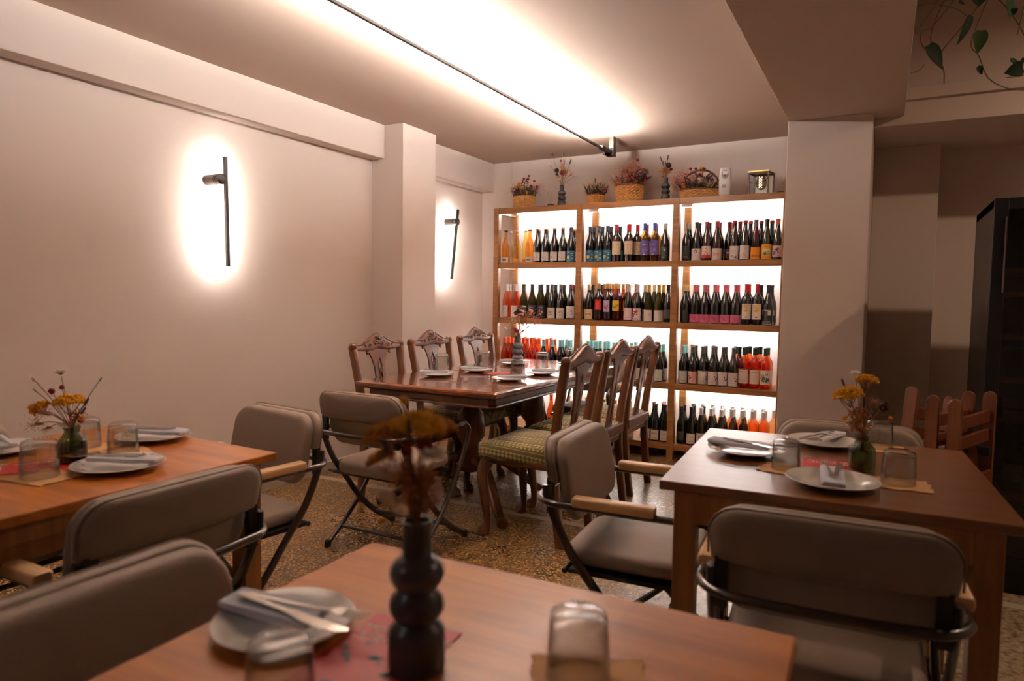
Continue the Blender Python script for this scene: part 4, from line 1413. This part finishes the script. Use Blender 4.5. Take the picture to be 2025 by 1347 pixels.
p = at(1703, 931, 2, TT)
RV = ribbed_vase('clear green ribbed glass vase of dried flowers on the right table', p.x, p.y, TT, .072, .105)
p = at(144, 914, 2, TT)
LVV = ribbed_vase('ribbed glass vase with brown water on the left table', p.x, p.y, TT, .074, .105, clear('brown_water', (170, 104, 60)))

# ------------------------------------------------------------------ dried flowers
rg = random.Random(11)


def stem_to(m, a, b_, r=.0012, bow=.12, mt=STEMC):
    a, b_ = Vector(a), Vector(b_)
    mid = (a+b_)/2+Vector((rg.uniform(-1, 1), rg.uniform(-1, 1), .6))*(b_-a).length*bow*.4
    m.use(mt).tube([a, mid, b_], r, 5, 4)


def head_mesh(kind, c, s, d):
    """flower head at c with radius s, growing along d"""
    c = Vector(c)
    d = Vector(d).normalized()
    q = d.to_track_quat('Z', 'Y')
    m = MB()
    if kind in ('yarrow', 'ochre'):
        m.use(YEL if kind == 'yarrow' else mat('ochre_flower', (176, 116, 34), .9, noise=.35, nscale=150))
        for i in range(230):
            a, rr = rg.uniform(0, 2*PI), math.sqrt(rg.random())*s
            z = rg.uniform(.2, .62)*s*math.sqrt(max(0, 1-(rr/s)**2))*1.1
            m.ball(c+q @ Vector((rr*math.cos(a), rr*math.sin(a), z+rg.uniform(-.05, .05)*s)), s*rg.uniform(.09, .15), 6, 4)
        m.use(STEMC)
        for i in range(9):
            a = 2*PI*i/9
            m.tube([c-d*s*.9, c+q @ Vector((.7*s*math.cos(a), .7*s*math.sin(a), 0))], .0008, 4)
    elif kind in ('daisy', 'straw', 'strawy'):
        m.use({'daisy': WHF, 'straw': WHF, 'strawy': mat('straw_yellow', (234, 180, 60), .8)}[kind])
        n = 26
        for ring, (el, ln) in enumerate(((.35, 1), (.75, .85), (1.1, .62))):
            for i in range(n-5*ring):
                a = 2*PI*i/(n-5*ring)+ring*.3+rg.uniform(-.06, .06)
                dr = Vector((math.cos(a)*math.cos(el), math.sin(a)*math.cos(el), math.sin(el)))
                sd = Vector((-math.sin(a), math.cos(a), 0))*s*.09
                L2 = s*ln*rg.uniform(.85, 1.08)
                b0, b1, b2 = dr*s*.15, dr*L2*.6, dr*L2
                up = Vector((0, 0, .015*s))
                m.add([c+q @ v for v in (b0-sd*.5, b0+sd*.5, b1+sd, b1-sd, b2, b1+up)], [(0, 1, 2, 5), (0, 5, 3), (5, 2, 4), (3, 5, 4)])
        m.use(BROWNF if kind == 'daisy' else mat('straw_centre', (214, 176, 90), .9)).ball(c+d*s*.12, s*.3, 10, 6, .6)
    elif kind in ('globe', 'poppy', 'tiny'):
        m.use({'globe': REDF, 'poppy': BROWNF, 'tiny': mat('mustard_tiny', (214, 150, 40), .9)}[kind])
        m.ball(c, s, 12, 8, .85)
        for i in range(40):
            v = Vector((rg.gauss(0, 1), rg.gauss(0, 1), rg.gauss(0, 1))).normalized()
            m.ball(c+v*s*.92, s*.2, 5, 3)
    elif kind == 'bunny':
        m.use(CREAM)
        L2 = s*2.4
        pr = [(max(1e-4, s*.62*math.sin(PI*min(1, (i+.3)/9))**.7), L2*(i/9-.5)) for i in range(10)]
        m.T = Matrix.Translation(c) @ q.to_matrix().to_4x4()
        m.lathe(pr, 12, cap0=False, cap1=False)
        for i in range(120):
            z = rg.uniform(-.45, .5)*L2
            a = rg.uniform(0, 2*PI)
            r0 = s*.5*math.cos(z/L2*2.6)
            p0 = Vector((r0*math.cos(a), r0*math.sin(a), z))
            m.add([p0, p0+Vector((.0008, 0, 0)), p0+Vector((math.cos(a)*s*.35, math.sin(a)*s*.35, s*.5))], [(0, 1, 2)])
        m.T = None
    elif kind == 'lav':
        m.use(LAVF)
        for i in range(22):
            z = i/22*s*3
            a = i*2.4
            m.ball(c+q @ Vector((s*.28*math.cos(a), s*.28*math.sin(a), z-s*1.5)), s*.22, 6, 4, 1.3)
    elif kind in ('spray', 'sprayc', 'grass'):
        m.use({'spray': PINKF, 'sprayc': CREAM, 'grass': mat('ochre_grass', (170, 110, 60), .9)}[kind])
        for i in range(70 if kind != 'grass' else 110):
            v = Vector((rg.gauss(0, .42), rg.gauss(0, .42), rg.gauss(0, .42)))*s
            m.ball(c+v, s*(.055 if kind != 'grass' else .1), 5, 3)
        m.use(STEMC)
        for i in range(12):
            v = Vector((rg.gauss(0, .4), rg.gauss(0, .4), rg.gauss(0, .4)))*s
            m.tube([c-d*s, c+v*.4, c+v], .0005, 4)
    return m


FW = {'yarrow': ('yarrow_flower', 'flat yellow yarrow head'), 'ochre': ('yarrow_flower', 'faded ochre yarrow head'), 'daisy': ('daisy_flower', 'white daisy with brown centre'), 'straw': ('straw_flower', 'white strawflower'), 'strawy': ('straw_flower', 'golden yellow strawflower'), 'globe': ('globe_flower', 'crimson button flower'), 'poppy': ('poppy_pod', 'dark brown seed head'), 'tiny': ('button_flower', 'tiny mustard button flower'), 'bunny': ('bunny_tail_grass', 'cream bunny tail grass'), 'lav': ('lavender_sprig', 'grey-purple lavender sprig'), 'spray': ('pink_spray', 'branching pink dried spray'), 'sprayc': ('cream_spray', 'fine cream dried spray'), 'grass': ('dried_grass', 'brown dried grass tuft')}


def bouquet(mouth, dist, lst, words, ms=1.0):
    """lst: (kind, px, py, radius m, depth offset)"""
    cnt = {}
    for k in lst:
        cnt[k[0]] = cnt.get(k[0], 0)+1
    seen = {}
    for kind, px, py, s, dz in sorted(lst, key=lambda k: k[1]):
        nm, ds = FW[kind]
        seen[kind] = seen.get(kind, 0)+1
        if cnt[kind] > 1:
            ds = '%s, %s from left' % (ds, ORD[seen[kind]-1])
        c = deep(px, py, dist+dz)
        base = mouth+Vector((rg.uniform(-.006, .006), rg.uniform(-.006, .006), -.045*ms))
        t = thing(nm, '%s, in %s' % (ds, words), 'dried flower', tuple(base), group='dried flowers in '+words)
        d = (c-mouth)
        up = Vector((0, 0, 1))
        dirn = (d.normalized()+up*.5) if kind in ('yarrow', 'ochre', 'daisy', 'straw', 'strawy') else d
        m = MB()
        lip = mouth+Vector((d.x, d.y, 0))*.06*ms
        m.use(STEMC if kind not in ('lav',) else STEMG).tube([Vector((0, 0, 0)), lip-base, (c+lip)/2-base+Vector((0, 0, .01)), c-base-dirn.normalized()*s*.3], .0011*ms, 5, 4)
        m.build('stem', t)
        hm = head_mesh(kind, c-base, s, dirn)
        hm.build('flower_head', t)


bouquet(FGV, .9, [('ochre', 766, 862, .030, .0), ('yarrow', 800, 850, .026, .0), ('yarrow', 832, 850, .033, -.01), ('ochre', 874, 848, .020, .02), ('ochre', 755, 912, .021, .02), ('tiny', 799, 792, .006, 0),
                  ('straw', 850, 812, .017, .03), ('straw', 856, 907, .023, -.03), ('globe', 805, 890, .0075, -.03), ('globe', 836, 880, .007, -.02), ('globe', 848, 884, .007, -.02),
                  ('bunny', 764, 983, .014, -.02), ('bunny', 795, 1008, .011, -.03), ('tiny', 754, 1030, .005, .0), ('spray', 860, 990, .018, .0), ('grass', 815, 960, .025, .0), ('grass', 832, 985, .022, 0), ('grass', 848, 950, .022, 0), ('grass', 806, 935, .022, 0), ('lav', 808, 842, .006, -.04), ('lav', 762, 880, .006, -.04), ('globe', 840, 1012, .004, -.02), ('sprayc', 795, 915, .02, .0)], 'the foreground bubble vase')
dL = (LVV-CAM).dot(_f)
bouquet(LVV, dL, [('yarrow', 137, 799, .042, .0), ('yarrow', 80, 808, .028, .03), ('daisy', 120.6, 740, .024, 0), ('strawy', 64, 806, .017, .0), ('bunny', 67, 750, .0085, .0), ('lav', 69, 772, .004, 0), ('lav', 199, 750, .004, 0),
                  ('globe', 102, 774, .0085, -.02), ('globe', 122.5, 766, .007, .02), ('globe', 159.6, 832, .0075, -.03), ('lav', 171, 795, .008, 0), ('lav', 165, 812, .007, .02), ('spray', 66, 838, .028, -.02), ('spray', 86, 816, .022, .0),
                  ('spray', 92, 846, .02, .02), ('tiny', 165, 825, .006, 0), ('bunny', 120, 840, .007, -.02), ('spray', 134, 840, .02, -.01), ('grass', 150, 825, .022, 0)], 'the brown vase, left table')
dR = (RV-CAM).dot(_f)
bouquet(RV, dR, [('straw', 1691, 741, .022, 0), ('yarrow', 1714, 756, .032, .02), ('yarrow', 1677, 783, .04, -.01), ('lav', 1667, 756, .007, 0), ('straw', 1659, 787, .009, -.03), ('tiny', 1670, 827, .008, 0), ('spray', 1729, 797, .022, 0), ('spray', 1712, 815, .02, 0),
                 ('poppy', 1747, 804, .016, .02), ('tiny', 1761, 827, .006, 0), ('lav', 1709, 795, .008, 0), ('grass', 1697, 820, .03, 0), ('grass', 1706, 840, .025, 0), ('grass', 1690, 842, .022, .0)], 'the green vase, right table')
dD = (DV-CAM).dot(_f)
bouquet(DV, dD, [('sprayc', 1015, 630, .045, 0), ('sprayc', 1028, 634, .04, .03), ('spray', 1055, 628, .055, 0), ('spray', 1065, 636, .045, 0), ('spray', 1045, 620, .045, .03), ('straw', 1036, 608, .024, 0), ('daisy', 1031, 624, .028, -.03), ('straw', 1033, 617, .024, -.05), ('straw', 1048, 615, .026, 0), ('poppy', 1020, 619, .016, 0), ('poppy', 1026, 614, .018, 0),
                 ('globe', 1021.5, 654, .016, -.02), ('globe', 1017, 649, .012, 0), ('lav', 1034, 655, .008, 0), ('lav', 1044, 647, .008, 0), ('bunny', 1000, 650, .014, 0), ('grass', 1034, 634, .04, .02)], 'the vase on the long table', 1.3)
for v, k, w_ in ((TV[0], 0, 'the shelf-top vase by the diffuser'), (TV[1], 1, 'the shelf-top vase between baskets')):
    dv = (v-CAM).dot(_f)
    if k == 0:
        L1 = [('globe', 1092.5, 306, .010, 0), ('sprayc', 1117, 316, .05, 0), ('sprayc', 1112, 324, .04, 0), ('globe', 1109, 318, .010, 0), ('strawy', 1111, 334, .030, 0), ('poppy', 1101, 337, .020, 0), ('poppy', 1101.5, 345, .014, 0), ('globe', 1112, 342, .022, 0), ('bunny', 1086, 324, .014, 0), ('bunny', 1105, 354, .014, 0), ('spray', 1130, 343, .035, 0), ('bunny', 1143, 346, .012, 0), ('lav', 1115, 303, .014, 0), ('lav', 1128, 320, .014, 0), ('grass', 1116, 340, .04, 0)]
    else:
        L1 = [('lav', 1307, 314, .012, 0), ('lav', 1311, 322, .012, 0), ('lav', 1321, 311, .012, 0), ('lav', 1316, 324, .012, 0), ('poppy', 1322, 327, .022, 0), ('strawy', 1305.5, 341, .028, 0), ('strawy', 1312, 350, .030, 0), ('spray', 1321, 336, .035, 0), ('straw', 1325, 341, .014, 0), ('globe', 1327, 335, .012, 0), ('grass', 1316, 336, .035, 0)]
    bouquet(v, dv, L1, w_, 1.2)

# ------------------------------------------------------------------ things on top of the wine shelf


def wicker(m, rx, ry, h, flare=1.18, rows=9, ribs=18):
    for k in range(rows):
        z = h*(k+.5)/rows
        fr = 1+(flare-1)*z/h
        pts = []
        n = ribs*6
        for i in range(n):
            a = 2*PI*i/n
            e = .0055*math.cos(ribs*a+PI*(k % 2))
            pts.append([(rx*fr+e)*math.cos(a), (ry*fr+e)*math.sin(a), z])
        r2 = h/rows*.42
        rs = []
        for i, p_ in enumerate(pts):
            a = 2*PI*i/n
            rs.append([(p_[0]+.003*math.cos(b_)*math.cos(a), p_[1]+.003*math.cos(b_)*math.sin(a), p_[2]+r2*math.sin(b_)) for b_ in [2*PI*j/6 for j in range(6)]])
        m.rings(rs, closed=True)
    for i in range(ribs):
        a = 2*PI*(i+.5)/ribs
        m.tube([((rx-.001)*math.cos(a), (ry-.001)*math.sin(a), 0), ((rx*flare-.001)*math.cos(a), (ry*flare-.001)*math.sin(a), h)], .0022, 5)


def basket(label, px, w_, ry, h, lst, handle=False, fl=1.18, fy=TY):
    q = at(px, 380, 1, fy)
    t = thing('wicker_basket', label, 'basket', (q.x, fy, LV[0]+.0005))
    rx = w_/2/fl
    m = MB().use(WICK)
    wicker(m, rx, ry/2/fl, h, fl, max(7, int(h/.012)))
    m.lathe([(0, .002), (.97, .002), (.97, .004), (0, .004)], 24) if False else m.add([(rx*.98*math.cos(2*PI*i/24), ry/2/fl*.98*math.sin(2*PI*i/24), .003) for i in range(24)], [tuple(range(24))])
    m.build('basket_body', t)
    m = MB().use(WICKD)
    rs = []
    for i in range(60):
        a = 2*PI*i/60
        e = .006
        rs.append([((w_/2+e*math.cos(b_))*math.cos(a), (ry/2+e*math.cos(b_))*math.sin(a), h+.004+e*math.sin(b_)+.0025*math.sin(a*18)) for b_ in [2*PI*j/6 for j in range(6)]])
    m.rings(rs, closed=True)
    m.build('rim', t)
    if handle:
        m = MB().use(WICKD)
        for k in range(3):
            m.tube([(w_/2*.98*math.cos(PI*i/16), .004*math.sin(i*1.4+k*2.1), h+.155*math.sin(PI*i/16)+.004*math.cos(i*1.4+k*2.1)) for i in range(17)], .0055, 6)
        m.build('handle', t)
    # bunch of dried flowers, too dense to count
    b_ = MB()
    for kind, n, sz, c0, spread, zz in lst:
        for i in range(n if n < 2 else int(n*1.6)):
            a = rg.uniform(0, 2*PI)
            rr = math.sqrt(rg.random())
            c = Vector((c0+rr*math.cos(a)*spread, rr*math.sin(a)*ry*.5, h+1.35*zz*rg.uniform(.2, 1)*(1-.35*rr*rr)+.01))
            c.x *= 1.12
            hm = head_mesh(kind, c, sz*rg.uniform(1.0, 1.45), (c.x*2, c.y-.3*0, .1))
            o0 = len(b_.v)
            b_.v += hm.v
            for f, mi in zip(hm.f, hm.m):
                b_.use(hm.mats[mi])
                b_.f.append([k+o0 for k in f])
                b_.m.append(b_.cur)
            b_.use(STEMG).tube([(c.x*.4, c.y*.4, h*.5), c], .0012, 4)
    # dark foliage filling
    b_.use(mat('dry_foliage', (70, 50, 36), .9, noise=.4, nscale=60))
    for i in range(220):
        a = rg.uniform(0, 2*PI)
        rr = math.sqrt(rg.random())
        c = Vector((rr*math.cos(a)*w_*.5, rr*math.sin(a)*ry*.5, h+.005))
        e = c+Vector((c.x*.5+rg.uniform(-.02, .02), c.y*.4+rg.uniform(-.02, .02), rg.uniform(.02, .11)))
        sd = Vector((rg.uniform(-1, 1), rg.uniform(-1, 1), 0))*.003
        md = (c+e)/2
        b_.add([c, md+sd*1.4, e, md-sd*1.4], [(0, 1, 2, 3)])
    o = b_.build('dried_flower_bunch')
    o.location = (q.x, fy, LV[0]+.0005)
    tag(o, 'bunch of dried flowers filling the '+label.split(' basket')[0]+' basket'+(' with handle' if handle else ''), 'dried flowers', kind='stuff')


basket('medium wicker basket at the left end of the shelf top', 1037, .20, .17, .115, [('sprayc', 5, .045, -.02, .08, .12), ('spray', 6, .05, 0, .13, .07), ('globe', 9, .008, .03, .10, .13), ('straw', 5, .016, -.01, .08, .08), ('lav', 6, .012, 0, .1, .1), ('tiny', 4, .012, 0, .07, .09), ('poppy', 4, .012, -.02, .08, .09)])
basket('smallest wicker basket on the shelf top', 1179, .14, .13, .085, [('strawy', 1, .03, -.055, .005, .07), ('sprayc', 4, .04, .0, .05, .08), ('straw', 4, .018, .0, .06, .06), ('lav', 6, .010, .01, .05, .09), ('poppy', 4, .012, .05, .03, .05), ('spray', 2, .03, .06, .03, .04)])
basket('tall wicker basket in the middle of the shelf top', 1245, .235, .17, .145, [('yarrow', 1, .032, -.10, .005, .10), ('spray', 9, .05, .0, .11, .12), ('globe', 12, .010, .06, .08, .16), ('straw', 6, .015, .02, .1, .13), ('lav', 8, .014, .09, .05, .12), ('sprayc', 3, .035, .05, .06, .13), ('poppy', 4, .012, -.02, .08, .1)])
basket('wide low wicker basket with arched handle on the shelf top', 1384, .31, .16, .075, [('spray', 9, .05, -.10, .07, .10), ('globe', 7, .010, -.03, .10, .14), ('lav', 8, .014, -.02, .12, .12), ('yarrow', 1, .03, .0, .02, .13), ('straw', 6, .016, .04, .1, .07), ('poppy', 7, .012, .02, .1, .08), ('sprayc', 3, .03, .05, .06, .09), ('tiny', 4, .012, -.03, .1, .06)], handle=True, fl=1.1)


def diffuser(label, px, fy=TY):
    q = at(px, 385, 1, fy)
    t = thing('reed_diffuser', label, 'diffuser', (q.x, fy, LV[0]+.0004))
    MB().use(DGREYV).lathe([(0, 0), (.026, 0), (.028, .004), (.028, .034), (.018, .036), (.016, .03), (0, .03)], 24).build('jar', t)
    for i in range(5):
        a = 2*PI*i/5+.4
        MB().use(mat('reed', (206, 166, 126), .8)).tube([(.006*math.cos(a), .006*math.sin(a), .03), (.038*math.cos(a), .02*math.sin(a), .15)], .0013, 5).build('reed', t)


diffuser('small black reed diffuser between the left basket and the vase', 1089)
diffuser('small black reed diffuser at the right end of the shelf top', 1543, 5.44)
q = at(1434, 360, 1, 5.36)
t = thing('air_freshener', 'white plastic air freshener dispenser beside the handled basket', 'dispenser', (q.x, 5.36, LV[0]+.0004), R(8))
m = MB().use(PLAST)
rs = []
for z, w_, d_ in ((0, .078, .07), (.02, .084, .078), (.12, .088, .084), (.2, .08, .075), (.222, .07, .06)):
    rs.append([(x, y-.0, z) for x, y in rrect(w_, d_, .012, 3)])
m.rings(rs)
m.build('casing', t)
MB().use(GREYP).add([(.026*math.cos(a)*1.0, -.043, .168+.034*math.sin(a)) for a in [2*PI*i/20 for i in range(20)]], [tuple(range(20))]).build('spray_window', t)
MB().use(WHITE).box((-.016, -.0445, .17), (.022, -.0435, .194)).build('window', t)
MB().use(BLACK).ball((0, -.0445, .158), .006, 10, 6).build('nozzle', t)
MB().use(GREYP).box((-.02, -.0445, .07), (.01, -.0425, .094)).build('button', t, smooth=0, bevel=.002)
q = at(1509, 360, 1, 5.36)
t = thing('lantern', 'square glass lantern with filament bulb and black frame on the shelf top', 'lantern', (q.x-.012, 5.36, LV[0]+.0004), R(-8))
m = MB().use(BLACKM)
a, hh = .07, .165
for sx in (-1, 1):
    for sy in (-1, 1):
        m.box((sx*a-.0045, sy*a-.0045, 0), (sx*a+.0045, sy*a+.0045, hh))
for z in (0, hh-.008):
    for s in (-1, 1):
        m.box((-a, s*a-.004, z), (a, s*a+.004, z+.008)).box((s*a-.004, -a, z), (s*a+.004, a, z+.008))
m.build('frame', t, smooth=0)
MB().use(mat('gold_lid', (220, 176, 100), .3, metal=.8)).box((-a-.008, -a-.008, hh), (a+.008, a+.008, hh+.010)).build('lid', t, smooth=0, bevel=.001)
MB().use(PLAST).box((-a+.008, a-.010, .004), (a-.008, a-.006, hh-.01)).build('back_plate', t, smooth=0)
MB().use(clear('smoked_bulb', (200, 186, 160))).lathe([(.0, .04), (.02, .045), (.036, .07), (.04, .1), (.03, .13), (.02, .15), (.02, .16), (0, .16)], 24, cap0=False, cap1=False).build('bulb', t)
fil = MB().use(mat('filament', (255, 200, 120), emit=5))
for k in (0, 1):
    fil.tube([(.011*math.cos(i*.9+k*PI), -.02+.011*math.sin(i*.9+k*PI), .055+.0055*i) for i in range(16)], .0012, 5, 2)
fil.build('filament', t)
MB().use(BLACKM).tube([(-a-.006, -a, .13), (-.05, -a-.02, .09), (0, -a-.028, .078), (.05, -a-.02, .09), (a+.006, -a, .13)], .002, 6, 6).build('handle', t)

# ------------------------------------------------------------------ right hand corner
t = thing('display_fridge', 'tall black glass-door drinks cabinet at the right edge', 'cabinet', (.87, 3.9, 0))
BK = mat('cabinet_black', (16, 15, 16), .35)
x0, x1, y0, y1, zt = -.475, .42, -.36, .30, 1.70
MB().use(BK).box((x0, y0+.03, 0), (x0+.03, y1, zt)).box((x1-.03, y0+.03, 0), (x1, y1, zt)).box((x0, y0+.03, zt-.04), (x1, y1, zt)).box((x0, y0+.03, 0), (x1, y1, .1)).box((x0, y1-.02, 0), (x1, y1, zt)).build('body', t, smooth=0, bevel=.003)
MB().use(BK).box((x0, y0, .1), (x0+.05, y0+.028, zt)).box((x1-.05, y0, .1), (x1, y0+.028, zt)).box((x0+.05, y0, zt-.05), (x1-.05, y0+.028, zt)).box((x0+.05, y0, .1), (x1-.05, y0+.028, .16)).build('door_frame', t, smooth=0, bevel=.002)
MB().use(clear('tinted_glass', (190, 188, 184))).box((x0+.05, y0+.010, .16), (x1-.05, y0+.016, zt-.05)).build('door_glass', t, smooth=0)
MB().use(STEEL).box((x0+.040, y0-.006, 1.30), (x0+.046, y0, 1.62)).build('door_handle', t, smooth=0)
shz = [1.405, 1.305, 1.115, .93, .755, .42]
for z in shz:
    MB().use(W_TABLE).box((x0+.035, y0+.05, z-.018), (x1-.035, y1-.04, z)).build('shelf', t, smooth=0)
o = MB().use(cm((150, 152, 156))).box((.475, 3.62, .7555), (.63, 3.76, .84)).use(cm((60, 60, 60))).box((.49, 3.6195, .79), (.59, 3.62, .80)).build('white_box', smooth=0)
tag(o, 'pale box on a shelf inside the black cabinet', 'box')
o = MB().use(mat('dark_tub', (38, 40, 42), .3)).box((.475, 3.62, .931), (.65, 3.80, 1.06)).build('storage_tub', smooth=0, bevel=.008)
tag(o, 'dark grey tub on a shelf inside the black cabinet', 'box')
o = MB().use(G_GREEN).lathe([(.0, 0), (.034, .0), (.036, .01), (.036, .14), (.03, .17), (.014, .2), (.013, .27), (0, .27)], 20).build('fridge_bottle')
o.location = (.53, 3.68, .4205)
m = MB().use(WHITE)
tag(o, 'green bottle standing on a low shelf inside the black cabinet', 'bottle')
lb = label_mesh(BORD, .05, .13, 1.2, (196, 190, 182), []).build('label', o)


def rounded_board(m, x, y0, y1, z0, z1, hw, ht):
    """upright board with a half-round top, standing in the y-z plane"""
    out = [(y0-hw, z0), (y0+hw, z0)]+[(y1+hw*math.cos(PI*i/12), z1+hw*math.sin(PI*i/12)) for i in range(13)]
    m.rings([[(x+e, y1+(y-y1)*k if z > z1 else y, z1+(z-z1)*k if z > z1 else z) for y, z in out] for e, k in ((-ht, .9), (-ht+.002, 1), (ht-.002, 1), (ht, .9))])


def fold_chair():
    t = thing('folding_wooden_chair', '', 'chair')
    for s in (-1, 1):
        m = MB().use(W_FOLD)
        rounded_board(m, s*.2, 0, 0, .02, .86, .0225, .011)
        m.build('back_post', t)
        m = MB().use(W_FOLD)
        rounded_board(m, s*.172, .035, .045, 0, .63, .02, .01)
        m.build('front_leg', t)
        MB().use(BLACKM).box((s*.186-.02, -.02, .61), (s*.186+.02, .07, .65)).build('hinge', t, smooth=0, bevel=.005)
    for z in (.78, .70):
        MB().use(W_FOLD).box((-.19, -.008, z-.025), (.19, .008, z+.025)).build('back_slat', t, smooth=0, bevel=.003)
    m = MB().use(W_FOLD)
    for k in range(5):
        m.box((-.16, -.032, .22+.07*k), (.16, -.018, .28+.07*k))
    m.build('seat', t, smooth=0, bevel=.003)
    MB().use(W_FOLD).box((-.19, -.01, .16), (.19, .01, .2)).build('stretcher', t, smooth=0)
    return t


FC = fold_chair()
for i, (px, a, tl, lb) in enumerate(((1945, 68, 0, 'folded brown wooden chair, rightmost of the three leaning by the black cabinet'), (1895, 68, -2, 'folded brown wooden chair, middle one of the three near the black cabinet'), (1828, 66, -10, 'tilted folded brown wooden chair, leftmost of the three by the column'))):
    q = at(px, 765, 1, 3.2)
    o = place(FC, i > 0, lb, (q.x-.02, 3.29, 0), R(a), 'folded wooden chairs')
    o.rotation_euler = (0, R(-tl), R(a))

# ------------------------------------------------------------------ hanging plant, pot above the frame
t = thing('hanging_pothos', 'trailing green vine hanging from the ceiling at upper right', 'plant', (.30, 2.62, 2.42))
o0 = Vector((.30, 2.62, 2.42))
MB().use(mat('terracotta', (150, 84, 56), .7)).lathe([(0, 0), (.07, 0), (.09, .12), (.1, .12), (.1, .14), (.085, .14), (.08, .1), (0, .1)], 28).build('pot', t)
MB().use(BLACKM).tube([(.09, 0, .13), (0, 0, .36)], .0015, 5).tube([(-.09, 0, .13), (0, 0, .36)], .0015, 5).tube([(0, .09, .13), (0, 0, .36)], .0015, 5).build('hanger', t)
DP = 2.72


def V(px, py, dd=0):
    return deep(px, py, DP+dd)-o0


G5 = lambda x, y: (1700+x/4.489, y/4.489)
VN = [[(740, -60), (500, 300)], [(780, -60), (650, 240), (640, 400), (740, 600), (750, 745)], [(880, -50), (660, 220), (550, 290), (550, 390), (640, 500), (720, 600)],
      [(1090, -60), (1040, 70), (900, 250), (715, 480), (720, 600)], [(1160, -60), (1110, 60), (990, 380), (1060, 500), (1140, 690), (1300, 780), (1459, 800)],
      [(1200, -40), (1290, 50), (1400, 200), (1470, 330)], [(1470, 20), (1400, 310)], [(690, 45), (850, 75), (970, 155)], [(1459, 670), (1300, 690)], [(580, 570), (520, 630), (455, 645)]]
m = MB().use(STEMG)
for i, v in enumerate(VN):
    dd = (-.08, .02, -.03, .05, 0, .06, -.05, .02, .03, 0)[i]
    m.tube([V(*G5(x, y), dd) for x, y in v], .0022 if i < 7 else .0014, 6, 5)
m.build('vines', t)


def leaf(parent, base, tip, wd, m_, nrm):
    base, tip = Vector(base), Vector(tip)
    ax = tip-base
    L = ax.length
    d = ax/L
    n = (nrm-d*nrm.dot(d)).normalized()
    s = d.cross(n)
    prof = [(0, .0), (.04, .28), (.14, .46), (.3, .5), (.5, .43), (.7, .29), (.86, .13), (1, 0)]
    mm = MB().use(m_)
    vs = []
    for u, h in prof:
        z = n*(-.10*L*(u-.4)**2)
        ed = n*h*wd*.22
        vs += [base+d*(u*L-(.06*L if u == .04 else 0))+s*h*wd+z+ed, base+d*u*L+z, base+d*(u*L-(.06*L if u == .04 else 0))-s*h*wd+z+ed]
    fs = []
    for i in range(len(prof)-1):
        a = 3*i
        fs += [(a, a+1, a+4, a+3), (a+1, a+2, a+5, a+4)]
    k = len(vs)
    vs += [v-n*.0008 for v in vs]
    fs += [tuple(k+j for j in reversed(f)) for f in fs]
    mm.add(vs, fs)
    mm.build('leaf', parent)


LFS = [((610, 400), (740, 615), 150, 0), ((990, 140), (865, 410), 80, 0), ((1080, 270), (1045, 480), 120, 1), ((1050, -60), (1060, 60), 160, 0), ((1330, 0), (1340, 170), 100, 1), ((1380, 70), (1360, 140), 50, 0),
       ((1450, 600), (1285, 650), 140, 0), ((1340, 530), (1440, 590), 60, 0), ((1050, 590), (1090, 665), 55, 0), ((1440, 520), (1459, 560), 40, 0), ((880, 10), (940, 40), 30, 0)]
for i, (a, b_, wd, k) in enumerate(LFS):
    leaf(t, V(*G5(*a)), V(*G5(*b_), .01), wd/4.489/FPX*DP, LEAFL if k else LEAF, -_f+Vector((.35*math.sin(i*2.1), 0, .25*math.cos(i*1.7))))
